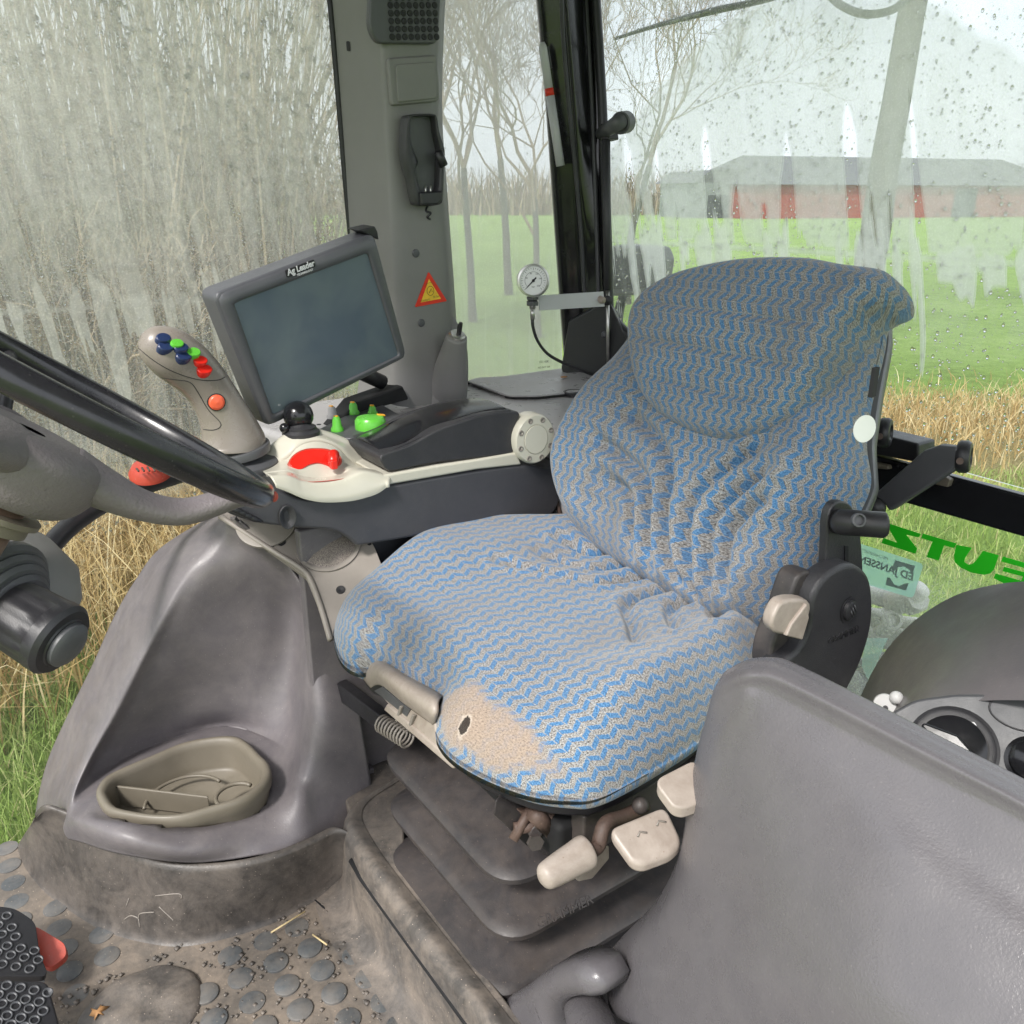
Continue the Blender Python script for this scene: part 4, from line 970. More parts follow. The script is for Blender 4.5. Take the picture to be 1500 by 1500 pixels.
# pan under the cushion
pan = [Vector((x, y, .452)) for y, x in even(ol, 80)]
cen = Vector((.69, CY, .452)); pan = [cen + (p - cen) * .90 for p in pan]
prism('seat_pan', pan, (0, 0, -.028), M['black'], seat, .006)
# ---- backrest
B0 = Vector((.895, 0, .535)); BT = Vector((1.115, 0, 1.0)); BV = (BT - B0).normalized(); BU = Vector((0, 1, 0)); BN = Vector((-BV.z, 0, BV.x))
def bp(px, py, off=0): p = PL(px, py, B0 + BN * off, BN) - B0; return (p.y, p.dot(BV))
b_px = [(918, 488), (893, 524), (866, 562), (830, 622), (813, 672), (815, 722), (832, 768), (862, 800), (920, 838), (1000, 885), (1070, 918), (1128, 925), (1165, 893), (1203, 835), (1240, 765), (1268, 705), (1262, 645), (1270, 585), (1287, 520), (1293, 485), (1290, 455), (1200, 420), (1080, 410), (985, 430)]
bol = even(smooth_line([bp(a, b, .05 * max(0, 1 - (a - 815) / 470)) for a, b in b_px], 6, True), 260)
H0 = [bp(*q) for q in ((940, 640), (1000, 780), (1130, 900))]
def bl(pts): return [bp(a, b, .05) for a, b in pts]
b_lines = [bl([(940, 610), (985, 655), (1003, 700), (998, 760), (1000, 830), (1020, 872)]), bl([(900, 650), (950, 690), (975, 725), (972, 780), (968, 830)]), bl([(1140, 655), (1070, 705), (1038, 745), (1030, 800), (1030, 868), (1045, 885)]),
           bl([(1160, 700), (1100, 735), (1068, 775), (1060, 830), (1058, 885)]), bl([(905, 710), (935, 722), (948, 745), (945, 790), (940, 812)]), bl([(1170, 735), (1120, 765), (1095, 790), (1088, 840), (1085, 890)])]
def b_top(P, d):
    r = .055; t_ = np.clip(d / r, 0, 1); h = .012 + .062 * np.sqrt(1 - (1 - t_) ** 2)
    v = P[:, 0] - CY; a = np.abs(v)
    side = sstep(.11, .19, a) * sstep(.0, .06, d) 
    h += .036 * side * (1 - sstep(.20, .33, P[:, 1])); h -= .014 * sstep(.24, .34, P[:, 1])
    h += .016 * np.exp(-((P[:, 1] - .12) / .10) ** 2) * (1 - sstep(.1, .2, a))
    h += chan(P, b_lines, .0175, .0088) * sstep(0, .03, d)
    h += .003 * np.sin(v * 19 + 2) * np.sin(P[:, 1] * 23) * sstep(0, .04, d)
    return h
def b_bot(P, d): return -.045 * np.sqrt(1 - (1 - np.clip(d / .035, 0, 1)) ** 2)
def bwarp(W, P, h): return W
back = inflate('backrest', bol, (B0, BU, BV, BN), b_top, b_bot, FAB, seat, rings=110, spokes=460, uvoff=(.005, .004))
# ---- upper pad laid over the top
h_px = [(925, 485), (945, 440), (985, 405), (1040, 388), (1110, 381), (1190, 385), (1250, 398), (1300, 407), (1317, 414), (1328, 428), (1327, 446), (1312, 460), (1292, 467), (1268, 484), (1235, 535), (1200, 580), (1155, 620), (1100, 640), (1040, 638), (980, 615), (943, 585), (925, 540)]
def hp(px, py): p = PL(px, py, B0 + BN * (.092 - .042 * min(1, max(0, (px - 1000) / 330))), BN) - B0; return (p.y, p.dot(BV))
hol = even(smooth_line([hp(a, b) for a, b in h_px], 6, True), 260)
def h_top(P, d):
    r = .026; t_ = np.clip(d / r, 0, 1); h = .074 + .036 * np.sqrt(1 - (1 - t_) ** 2)
    b = P[:, 1]; mx_ = b.max()
    h += .016 * np.exp(-((b - (mx_ - .10)) / .06) ** 2)
    for k in (.10, .155, .21): h -= .006 * np.exp(-((b - (mx_ - k)) / .0035) ** 2) * sstep(.01, .05, d)
    h += .010 * sstep(.15, .24, -(P[:, 0] - CY)) * sstep(0, .03, d)
    return h
def h_bot(P, d):
    b = P[:, 1]; up_ = sstep(b.max() - .16, b.max() - .05, b)
    return .055 - (.02 + .045 * up_) * np.sqrt(1 - (1 - np.clip(d / .03, 0, 1)) ** 2)
inflate('head_pad', hol, (B0, BU, BV, BN), h_top, h_bot, FAB, seat, rings=60, spokes=300, uvoff=(.004, .007))
# piping
# ---- black shell behind the backrest
s_px = [(930, 480), (880, 560), (840, 640), (830, 700), (850, 770), (930, 830), (1100, 910), (1165, 900), (1215, 850), (1250, 790), (1281, 715), (1277, 650), (1288, 575), (1302, 500), (1300, 460), (1200, 415), (1000, 430)]
def spx(px, py): p = PL(px, py, B0 - BN * .03, BN) - B0; return (p.y, p.dot(BV))
inflate('back_shell', [spx(a, b) for a, b in s_px], (B0 - BN * .03, BU, BV, BN), lambda P, d: .01 * np.sqrt(1 - (1 - np.clip(d / .02, 0, 1)) ** 2), lambda P, d: -.05 * np.sqrt(1 - (1 - np.clip(d / .04, 0, 1)) ** 2), M['dkgrey'], seat, rings=14, spokes=140)
lb_ = lathe('round_label', PL(1266, 628, (0, .572, 0), Vector((-.25, -.95, .1))), (-.25, -.95, .1), [(.0135, 0), (.0135, .0008), (0, .0008)], M['white'], seat, 24)
0 and text('lettering', 'GR', PL(1266, 627, (0, .5705, 0), Vector((-.25, -.95, .1))), (.9, -.3, 0), (-.25, -.95, .1), .010, M['ink'], lb_, .0001)
prism('shell_slot', [PL(a, b, (0, .578, 0), Vector((-.35, -.93, .1))) for a, b in ((1283, 540), (1289, 538), (1283, 580), (1277, 583))], (0, .004, 0), M['ink'], seat)
# ---- recliner side : bracket, cover, levers
Yr = .545
prism('recliner_bracket', even(smooth_line(Ys([(1222, 738), (1238, 735), (1252, 748), (1262, 790), (1263, 860), (1240, 900), (1205, 905), (1207, 860), (1211, 800), (1213, 760)], Yr + .022), 5, True), 50), (0, .012, 0), M['black_soft'], seat, .003)
prism('bracket_slot', Ys([(1238, 800), (1243, 800), (1243, 826), (1238, 830)], Yr + .0205), (0, .004, 0), M['ink'], seat)
cov = even(smooth_line(Ys([(1252, 827), (1274, 845), (1280, 885), (1276, 925), (1262, 970), (1240, 1015), (1215, 1060), (1160, 1050), (1138, 985), (1150, 970), (1172, 950), (1186, 920), (1190, 880), (1205, 850), (1228, 832)], Yr), 5, True), 70)
prism('recliner_cover', cov, (0, .03, 0), M['black_soft'], seat, .007, 4)
cc_ = Y(1242, 893, Yr - .001)
lathe('pivot_cap', cc_, (0, -1, 0), [(.017, 0), (.017, .001), (.0135, .001), (.013, .005), (.009, .007), (0, .007)], M['black'], seat, 30, sx=.85)
for k in range(3):
    q = cc_ + Vector((-.002 + k * .003, -.0075, -.002 + k * .003)); tube('rib', [q + Vector((-.003, 0, .005)), q + Vector((.003, 0, -.005))], .0008, M['dkgrey'], seat, seg=6)
text('lettering', 'GRAMMER', Y(1236, 930, Yr - .0003), (1, 0, -.02), (0, -1, 0), .014, M['black'], seat, .0006)
side = even(smooth_line(Ys([(1172, 842), (1200, 845), (1190, 890), (1178, 940), (1165, 965), (1140, 985), (1128, 980), (1132, 945), (1150, 900)], Yr + .02), 5, True), 50)
prism('recliner_inner_plate', side, (0, .03, 0), M['rubber'], seat, .005)
tube('tilt_lever', [Y(1227, 764, Yr + .03), Y(1236, 765, Yr), Y(1296, 769, Yr - .035), Y(1298, 769, Yr - .036)], [.0155, .0155, .0155, .0135], M['black'], seat, seg=26)
q = Y(1258, 762, Yr - .030); lathe('lever_hole', q, (-.5, -.8, .35), [(.008, -.004), (.008, .0015), (.006, .002), (.0055, -.003), (0, -.003)], M['dkgrey'], seat, 20)
# beige paddle
pts = Ys([(1147, 881), (1184, 880), (1187, 900), (1168, 928), (1140, 930), (1131, 922), (1131, 908)], Yr - .01)
prism('backrest_lever', even(smooth_line(pts, 3, True), 30), (.004, .018, 0), M['beige'], seat, .005)
prism('lever_web', Ys([(1183, 884), (1186, 905), (1176, 938), (1152, 932), (1160, 915)], Yr - .014), (0, .02, 0), M['beige'], seat, .002)
prism('lever_slot', Ys([(1176, 868), (1180, 866), (1178, 880), (1172, 880)], Yr + .019), (0, .004, 0), M['ink'], seat)
# ---- beige tray in the cushion front
tl = [X(530, 978, .428), X(545, 967, .432), X(640, 1020, .432), X(637, 1062, .428), X(642, 1092, .424), X(600, 1062, .424), X(560, 1020, .424)]
ft = thing('cushion_lever_tray', None, None, (0, 0, 0)) if False else None
sheet('front_handle', [[X(532, 974, .455), X(560, 968, .455), X(600, 992, .455), X(648, 1022, .455)],
                       [X(530, 980, .433), X(556, 972, .433), X(597, 1000, .433), X(642, 1028, .433)],
                       [X(534, 992, .424), X(556, 988, .422), X(594, 1014, .422), X(639, 1045, .424)],
                       [X(545, 1006, .428), X(560, 1002, .428), X(592, 1028, .428), X(637, 1060, .428)]], M['beige'], seat, 5, 5, .006, 0)
prism('front_handle_grip', [X(549, 1012, .424), X(562, 1003, .426), X(636, 1058, .426), X(645, 1098, .422), X(630, 1100, .42)], (.02, 0, 0), M['beige'], seat, .004)
prism('front_handle_rail', [X(560, 1040, .418), X(566, 1030, .42), X(668, 1118, .42), X(662, 1128, .418)], (.022, 0, -.004), M['beige'], seat, .004)
prism('slide_recess', [X(548, 1012, .423), X(560, 1006, .423), X(600, 1040, .423), X(596, 1050, .423)], (.003, 0, 0), M['dkgrey'], seat)
for a_ in (585, 603):
    prism('slide_rib', [X(a_, 1034 + (a_ - 585) * .7, .4195), X(a_ + 3, 1036 + (a_ - 585) * .7, .4195), X(a_ - 4, 1058 + (a_ - 585) * .7, .4195), X(a_ - 7, 1056 + (a_ - 585) * .7, .4195)], (.004, 0, 0), M['trim'], seat, .0008)
for a_, b_ in ((573, 985), (612, 1014)):
    tube('embossed_mark', [X(a_ - 6, b_ - 1, .4285), X(a_ + 5, b_ + 3, .4285), X(a_ + 3, b_ + 10, .4275), X(a_ - 4, b_ + 8, .4275)], .0006, M['trim'], seat, seg=5)
# folded side wings where cloth wraps the corners
# ---- slide rail + spring (under the front edge)
prism('slide_rail', [X(484, 1005, .47), X(492, 1000, .47), X(590, 1075, .47), X(583, 1092, .47), X(500, 1030, .47)], (.02, 0, 0), M['black'], seat, .003)
mb = MB(); a, b = X(560, 1060, .455), X(596, 1082, .455)
for k in range(9):
    c = a.lerp(b, k / 8); mb.add(tube_data([c + Vector((0, math.cos(q) * .002, math.sin(q) * .013)) + Vector((math.cos(q) * .012, 0, 0)) for q in np.linspace(0, 6.28, 14)], .0018, 6))
mb.build('spring', M['trim'], seat)
# ---- bellows: four folds
def rrect(x0, x1, y0, y1, z, r, n=7):
    return [Vector((a, b, z)) for a, b in [(p[0], p[1]) for p in round_poly([(x0, y0), (x1, y0), (x1, y1), (x0, y1)], r, n)]]
bel = MB(); lay = []
# front-left top corner (566,1100), near corner (730,1290)
def fold(fl, nr, z):
    a = Z(*fl, z); b = Z(*nr, z); return a, b
FO = [((553, 1098), (738, 1305), .285), ((556, 1170), (742, 1388), .205), ((548, 1248), (745, 1462), .125), ((558, 1300), (720, 1510), .062)]
prev = None; vs = []; fs = []; nring = None
for i, (fl, nr, z) in enumerate(FO):
    a = Z(*fl, z); b = Z(*nr, z); x0 = min(a.x, b.x); y1 = a.y; y0 = b.y; x1 = x0 + .44
    for (zz, ins, r_) in ((z + .024, .072, .045), (z + .014, .046, .048), (z + .006, .012, .052), (z + .001, .002, .055), (z - .002, .0, .055), (z - .010, .001, .055), (z - .013, .008, .055), (z - .030, .066, .05)):
        lay.append(rrect(x0 + ins, x1 - ins, y0 + ins, y1 - ins, zz, r_))
nr_ = len(lay[0])
for L in lay: vs += L
for i in range(len(lay) - 1):
    for k in range(nr_): k2 = (k + 1) % nr_; fs.append([i * nr_ + k, i * nr_ + k2, (i + 1) * nr_ + k2, (i + 1) * nr_ + k])
bo = link('bellows', mesh(vs, fs), M['rubber'], seat); bo.data.set_sharp_from_angle(angle=R(38))
fs_ = FO[0][2]
a = Z(*FO[0][0], FO[0][2]); b = Z(*FO[0][1], FO[0][2])
prism('bellows_top', rrect(a.x + .05, a.x + .40, b.y + .05, a.y - .05, .335, .05), (0, 0, .012), M['rubber'], seat, .004)
# logo embossed on second fold
q = Z(828, 1335, .232)
text('lettering', 'GRAMMER', q, (.95, -.08, 0), (-.05, -.75, .6), .018, M['rubber'], seat, .0012)
# ---- mechanism between bellows and cushion
box('frame_side', (.52, .60, .36), (.90, .625, .42), M['rubber'], seat, .004)
box('frame_base', (.50, .62, .345), (.93, 1.05, .40), M['dark'], seat, .01)
prism('frame_plate', [Y(725, 1172, .67), Y(765, 1188, .67), Y(820, 1225, .665), Y(817, 1262, .665), Y(770, 1240, .67), Y(722, 1195, .67)], (.02, .012, 0), M['rubber'], seat, .003)
rgm = random.Random(5)
for k in range(7):
    a = Y(765 + k * 14 + rgm.uniform(-3, 3), 1195 + rgm.uniform(-6, 16), .655 + rgm.uniform(-.01, .01)); d = Vector((rgm.uniform(-1, 1), rgm.uniform(-.3, .3), rgm.uniform(-1, 1))).normalized() * .022
    tube('linkage', [a - d, a + d], rgm.uniform(.006, .012), M['rust'], seat, seg=10)
prism('linkage_plate', [Y(760, 1188, .665), Y(850, 1190, .66), Y(900, 1175, .65), Y(880, 1220, .65), Y(830, 1250, .655), Y(790, 1225, .66)], (0, .01, 0), M['rust'], seat, .002)
lathe('bolt', Y(783, 1232, .638), (-.3, -.9, .2), [(.010, 0), (.010, .006), (0, .006)], M['rubber'], seat, 6)
lathe('bolt', Y(784, 1215, .655), (-.3, -.9, .2), [(.010, 0), (.010, .004), (.007, .007), (0, .007)], M['rubber'], seat, 20)
# height lever
tube('height_lever_rod', [Y(945, 1180, .58), Y(915, 1196, .575), Y(888, 1206, .565), Y(880, 1225, .560), Y(875, 1240, .558), Y(858, 1250, .555)], .0085, M['rust'], seat, seg=12, sub=4)
ball('rod_knob', Y(938, 1180, .572), .010, M['rubber'], seat)
a, b = Y(862, 1246, .556), Y(794, 1287, .555)
tube('height_lever_grip', [a, a.lerp(b, .04), a.lerp(b, .35), a.lerp(b, .75), a.lerp(b, .95), b + (b - a) * .03], [.012, .0185, .0175, .0155, .013, .006], M['beige'], seat, seg=22, sub=4, flat=(1, .85))
prism('lever_plate', Y and [Y(830, 1275, .57), Y(880, 1238, .575), Y(893, 1240, .575), Y(893, 1258, .575), Y(868, 1288, .572), Y(848, 1292, .572)], (0, .008, 0), M['beige'], seat, .002)
# paddles
def paddle(px, z0, th=.014):
    return prism('paddle', round_poly(px, .012), (0, 0, -th), M['beige'], seat, .005, 3)
paddle([PL(a, b, (0, .57, .37), Vector((-.15, -.45, .88))) for a, b in ((890, 1213), (975, 1178), (1000, 1232), (985, 1250), (942, 1266), (925, 1262))], .3)
paddle([PL(a, b, (0, .56, .45), Vector((-.15, -.45, .88))) for a, b in ((957, 1142), (1020, 1110), (1040, 1170), (1000, 1184), (985, 1180))], .4)
for a_, b_ in ((940, 1222), (968, 1206)):
    p_ = PL(a_, b_, (0, .57, .3705), Vector((-.15, -.45, .88))); tube('embossed_mark', [p_ + Vector((-.006, 0, 0)), p_ + Vector((0, .003, .001)), p_ + Vector((.006, -.002, 0))], .0012, M['trim'], seat, seg=5)
# ================================================================ ARMREST CONSOLE
YA = 1.13
con = thing('armrest_console', 'dark armrest console with a cream front, red lever gate, padded rest and round dial', 'armrest', (.6, 1.2, .56))
hs = [(315, 722), (340, 716), (407, 718), (450, 732), (540, 727), (566, 712), (760, 681), (800, 688), (818, 672), (822, 700), (813, 752), (765, 760), (545, 797), (522, 797), (492, 778), (440, 774), (385, 768), (345, 757), (316, 740)]
hs3 = [Y(a, b, YA) for a, b in hs]
hs3[0].y = hs3[0].y
prism('housing', even(smooth_line(hs3, 3, True), 90), (0, .15, 0), M['charcoal'], con, .012, 5)
# finger grooves under the nose
for k in range(5):
    a = Y(322 + k * 9, 738 + k * 4.2, YA - .006); b = Y(352 + k * 8, 748 + k * 4.0, YA - .006); tube('groove_rib', [a, a.lerp(b, .5) + Vector((0, -.002, 0)), b], [.002, .0045, .002], M['black'], con, seg=10, sub=3)
inflate('thumb_dimple', [(math.cos(a) * .013, math.sin(a) * .018) for a in np.linspace(0, 6.28, 30)[:-1]], (Y(421, 757, YA - .003), (1, 0, 0), (0, 0, 1), (0, -1, 0)), lambda P, d: .003 - .006 * sstep(0, .012, d), lambda P, d: P[:, 0] * 0 - .002, M['black_soft'], con, rings=8, spokes=40)
# beige band
prism('band', [Y(558, 697, YA - .002), Y(640, 682, YA - .002), Y(700, 673, YA - .002), Y(757, 663, YA - .002), Y(765, 681, YA - .002), Y(700, 688, YA - .002), Y(568, 711, YA - .002)], (0, .12, 0), M['cream'], con, .004)
# pad
pad = [(558, 667), (600, 652), (640, 630), (680, 616), (715, 606), (750, 603), (763, 606), (752, 630), (750, 645), (752, 664), (700, 671), (633, 679), (578, 690), (567, 689), (560, 678)]
p3 = [Y(a, b, YA + .002) for a, b in pad]
prism('arm_pad', even(smooth_line(p3, 3, True), 70), (0, .125, 0), M['black_soft'], con, .010, 4)
tp = [(561, 664), (600, 647), (640, 628), (680, 613), (715, 604), (745, 601)]
ra = [Y(a, b, YA + .013) + Vector((0, 0, -.001)) for a, b in tp]
sheet('pad_top', [[p + Vector((0, 0, -.004)) for p in ra], [p + Vector((0, .012, .0035)) for p in ra], [p + Vector((0, .055, .007)) for p in ra], [p + Vector((0, .10, .003)) for p in ra], [p + Vector((0, .112, -.004)) for p in ra]], M['gloss'], con, 5, 5, .004, -1)
tube('pad_welt', [p + Vector((0, -.005, .0005)) for p in ra], .0022, M['black'], con, seg=8, sub=3)
# dial
dc = Y(781, 642, YA - .004)
dl = lathe('dial', dc + Vector((0, .02, 0)), (-.06, -1, .02), [(.043, 0), (.043, .026), (.040, .030), (.026, .031), (.0255, .0295), (.025, .0295), (.024, .032), (0, .032)], M['cream'], con, 56, sx=.93)
mb = MB(); u_, v_, n_ = basis((-.06, -1, .02))
for k in range(8):
    a = R(20 + k * 45); p = dc + Vector((0, .02, 0)) + n_ * .0302 + u_ * math.cos(a) * .032 + v_ * math.sin(a) * .0345
    mb.add(lathe_data(p, n_, [(.0048, 0), (.0046, .0012), (.0034, .0012), (.0030, .0004), (0, .0002)], 16))
mb.build('dimple', M['trim'], dl)
# cream control head: sheet, rows back -> front
def cr(*q): return [Y(a, b, y) for a, b, y in q]
YB = (1.250, 1.236, 1.222, 1.222, 1.168, 1.137, 1.128, 1.122, 1.122)
def hr(y, *q): return [Y(a, b, y if len(v) < 3 else v[2]) for v in q for a, b in [v[:2]]]
rows = [hr(1.29, (366, 694), (392, 664), (422, 642), (437, 637), (463, 639), (503, 650), (553, 671), (566, 676), (570, 678)),
        hr(1.255, (372, 683), (397, 655), (425, 633), (437, 628), (463, 630), (503, 643), (553, 666), (564, 670), (570, 673)),
        hr(1.240, (375, 685), (401, 660), (428, 640), (440, 635), (464, 637), (500, 650), (550, 672), (564, 677), (571, 680)),
        hr(1.222, (382, 690), (408, 676), (421, 666), (440, 650), (468, 645), (497, 655), (524, 677), (562, 686), (571, 690)),
        hr(1.219, (384, 691), (410, 679), (424, 672), (441, 655), (467, 650), (494, 660), (518, 681), (562, 688), (571, 692)),
        hr(1.170, (389, 695), (415, 690), (427, 691), (441, 696), (467, 699), (498, 694), (516, 688), (562, 692), (571, 696)),
        hr(1.164, (390, 696), (416, 693), (428, 695), (442, 700), (468, 703), (500, 697), (522, 688), (562, 693), (571, 697)),
        hr(1.136, (395, 699), (418, 698), (430, 701), (443, 706), (469, 708), (504, 702), (530, 692), (562, 697), (570, 700)),
        hr(1.129, (397, 701), (419, 701), (431, 705), (444, 710), (470, 712), (506, 707), (534, 698), (562, 701), (569, 703)),
        hr(1.122, (402, 709), (421, 714), (434, 719), (448, 724), (473, 728), (511, 725), (545, 715), (563, 708), (568, 708)),
        hr(1.122, (404, 713), (422, 720), (435, 726), (449, 731), (475, 735), (514, 733), (548, 724), (564, 714), (568, 712))]
rows = [r + [r[-1] + Vector((.004, .03, 0))] for r in rows]
HD = bvh(sheet('control_head', rows, M['cream'], con, 7, 6, .003, -1))
# red gate lying on the sloping face
pp0, pn = hit(HD, 462, 672); p1_, _ = hit(HD, 432, 684); p2_, _ = hit(HD, 492, 681); p3_, _ = hit(HD, 462, 662); pn = (p2_ - p1_).cross(p3_ - p1_).normalized(); pn = pn if pn.dot(CAM - pp0) > 0 else -pn
def gp_(pts, off=0): return [PL(250 + a / 3, 300 + b / 3, pp0 + pn * off, pn) for a, b in pts]
red = [(525, 1128), (545, 1100), (580, 1080), (620, 1073), (680, 1075), (725, 1090), (747, 1118), (742, 1140), (715, 1158), (690, 1143), (650, 1132), (610, 1140), (580, 1158), (555, 1162), (532, 1150)]
def grow_poly(pts, k): c = (sum(p[0] for p in pts) / len(pts), sum(p[1] for p in pts) / len(pts)); return [(c[0] + (a - c[0]) * k, c[1] + (b - c[1]) * (k * 1.05)) for a, b in pts]
prism('gate_rim', even(smooth_line(gp_(grow_poly(red, 1.06), .004), 4, True), 60), -pn * .012, M['red_dirty'], con, .0015)
prism('lever_gate', even(smooth_line(gp_(red, .006), 4, True), 60), -pn * .014, M['red'], con, .001)
a = PL(250 + 705 / 3, 300 + 1120 / 3, pp0 + pn * .006, pn); b = PL(250 + 712 / 3, 300 + 1142 / 3, pp0 + pn * .02, pn)
tube('gate_lever', [a - pn * .004, a + pn * .012, b], [.010, .009, .007], M['red'], con, seg=14)
box('gate_lever_tip', b - Vector((.004, .005, .007)), b + Vector((.007, .006, .008)), M['red'], con, .0025)
tube('recess_edge', [Y(427, 694, 1.150), Y(440, 704, 1.135), Y(460, 706, 1.131), Y(500, 702, 1.131), Y(514, 696, 1.14)], .0007, M['red_dirty'], con, seg=6, sub=4)
# ball lever with gaiter
bl_ = thing('ball_lever', 'small black ball-topped lever on the cream console', 'lever', tuple(Y(438, 632, 1.26)))
lathe('gaiter', Y(441, 634, 1.252), (0, 0, 1), [(.029, -.004), (.029, .003), (.024, .007), (.024, .010), (.016, .013), (.010, .020), (0, .021)], M['black_soft'], bl_, 28)
ball('ball_knob', Y(437, 609, 1.26), .0235, M['gloss'], bl_)
ball('side_knob', Y(417, 627, 1.25), .008, M['gloss'], bl_)
# small trims on the head
tag(lathe('round_plug', Y(381, 676, 1.235), (-.1, -.5, .85), [(.014, 0), (.014, .004), (.008, .006), (0, .0065)], M['rust'], None, 20), 'small brown plug on the console beside the joystick foot', 'plug')
lathe('joystick_base_ring', Y(352, 668, 1.25), (0, -.1, 1), [(.058, -.014), (.056, -.004), (.05, .0), (0, .0)], M['dkgrey'], con, 40)
# ---- joystick
js = thing('joystick', 'grey ergonomic joystick with blue, green and red buttons and an orange button', 'joystick', tuple(Y(345, 655, 1.25)))
J = [(342, 655, .050, 1.25), (341, 645, .0475, 1.25), (335, 625, .041, 1.25), (324, 600, .0355, 1.25), (309, 574, .0335, 1.25), (291, 551, .0345, 1.248), (270, 532, .0365, 1.245), (247, 516, .0355, 1.24), (226, 505, .029, 1.24), (213, 499, .020, 1.24), (206, 496, .008, 1.24)]
tube('handle', [Y(a, b, y) for a, b, r, y in J], [r for _, _, r, _ in J], M['taupe'], js, seg=32, sub=7, flat=(.80, 1.0), up=(0, 1, 0)); JT = bvh(js.children[0])
lathe('foot_seam', Y(349, 656, 1.25), Y(345, 645, 1.25) - Y(350, 664, 1.25), [(.046, -.010), (.047, 0), (.046, .002), (0, .002)], M['dkgrey'], js, 36)
Jp = lambda px, py, y: Y(px, py, y)
topn = Vector((.18, -.72, .66)).normalized()
for px_, py_, mt, s in ((239, 491, 'blue', 1), (243, 503, 'blue', 1.1), (259, 499, 'green', .9), (265, 505, 'blue', 1), (269, 517, 'blue', 1.1), (283, 512, 'green', 1), (293, 524, 'red', 1.0), (299, 537, 'red', 1.1)):
    q, _ = hit(JT, px_, py_ + 5)
    if q is None: continue
    lathe('button', q, topn, [(.0094 * s, -.008), (.0094 * s, .0022), (.0082 * s, .0036), (0, .0040)], M[mt], js, 20, sx=1.1, sy=.8)
q, qn = hit(JT, 317, 589)
lathe('thumb_button', q, qn, [(.0112, -.004), (.0112, .0018), (.0100, .0022), (.0085, .004), (0, .0052)], M['orange'], js, 28)
lathe('button_ring', q, qn, [(.0126, -.004), (.0126, .0010), (.0116, .0013), (.0114, -.002)], M['ink'], js, 28)
for pts in ([(203, 510), (225, 528), (255, 545), (290, 556), (318, 557), (330, 552)], [(233, 553), (255, 556), (278, 560), (290, 575), (305, 600), (322, 618), (322, 626), (312, 630), (298, 629)]):
    h_ = hits(JT, [tuple(v) for v in smooth_line(pts, 5)], .0001)
    if len(h_) > 3: tube('seam', h_, .0006, M['ink'], js, seg=5)
# parting lines proud of the grip
def seam(pts, y): tube('seam', [Y(a, b, y) for a, b in pts], .0007, M['ink'], js, seg=5, sub=4)
0 and prism('trigger', [Y(a, b, 1.232) for a, b in ((240, 566), (245, 560), (252, 566), (250, 572))], (0, .02, 0), M['black'], js, .002)
# ---- armrest support and dark panels under it
sb = thing('console_support', 'black support box under the armrest console beside the seat', 'support', (.7, 1.2, .3))
prism('front_box', [Y(540, 795, 1.165), Y(760, 757, 1.165), Y(825, 752, 1.165), Y(840, 905, 1.165), Y(560, 905, 1.165)], (0, .07, 0), M['black'], sb, .004)
prism('edge_strip', [Y(539, 797, 1.155), Y(546, 796, 1.155), Y(568, 850, 1.155), Y(562, 853, 1.155)], (0, .012, 0), M['gloss'], sb, .002)
prism('metal_plate', [Y(765, 758, 1.155), Y(812, 748, 1.155), Y(812, 768, 1.155), Y(786, 770, 1.155), Y(786, 778, 1.155), Y(762, 783, 1.155)], (0, .006, 0), M['dkgrey'], sb, .0015)
lathe('bolt', Y(786, 767, 1.150), (0, -1, 0), [(.006, 0), (.006, .003), (0, .004)], M['steel'], sb, 6)
prism('inner_bracket', [Y(795, 700, 1.15), Y(835, 690, 1.15), Y(835, 745, 1.15), Y(793, 748, 1.15)], (0, .05, 0), M['charcoal'], sb, .004)
tag(tube('brown_cable', [Y(815, 735, 1.14), Y(822, 762, 1.13), Y(818, 782, 1.13), Y(808, 800, 1.13)], .004, M['rust'], None, seg=8, sub=5), 'brown cable hanging behind the seat corner under the armrest', 'cable')
# ---- monitor
mo = thing('monitor', 'grey framed field computer monitor tilted in front of the pillar', 'monitor', tuple(Y(450, 628, 1.25)))
K = quad([(313, 431), (549, 341), (596, 522), (391, 627)], .30)
cen = sum(K, Vector()) / 4; uu = (K[1] - K[0]).normalized(); nn = uu.cross(K[0] - K[3]).normalized(); 
if nn.dot(CAM - cen) < 0: nn = -nn
print('MONITOR', cen, uu, nn, (K[1] - K[0]).length, (K[0] - K[3]).length)
def MP(px, py, off=0): return PL(px, py, cen + nn * off, nn)
fr_o = [(313, 431), (549, 341), (596, 522), (391, 627)]
outer = round_poly([MP(a, b) for a, b in fr_o], .016, 6)
prism('case', outer, -nn * .042, M['bezel'], mo, .006, 4)
prism('case_back', [cen + (Vector(p) - cen) * .90 - nn * .042 for p in round_poly([MP(a, b) for a, b in fr_o], .02, 5)], -nn * .02, M['black'], mo, .006)
scr = [(340, 443), (537, 369), (583, 520), (398, 608)]
io = round_poly([MP(a, b, .0) for a, b in scr], .003, 3)
o2 = even(outer, 120); i2 = even(io, 120)
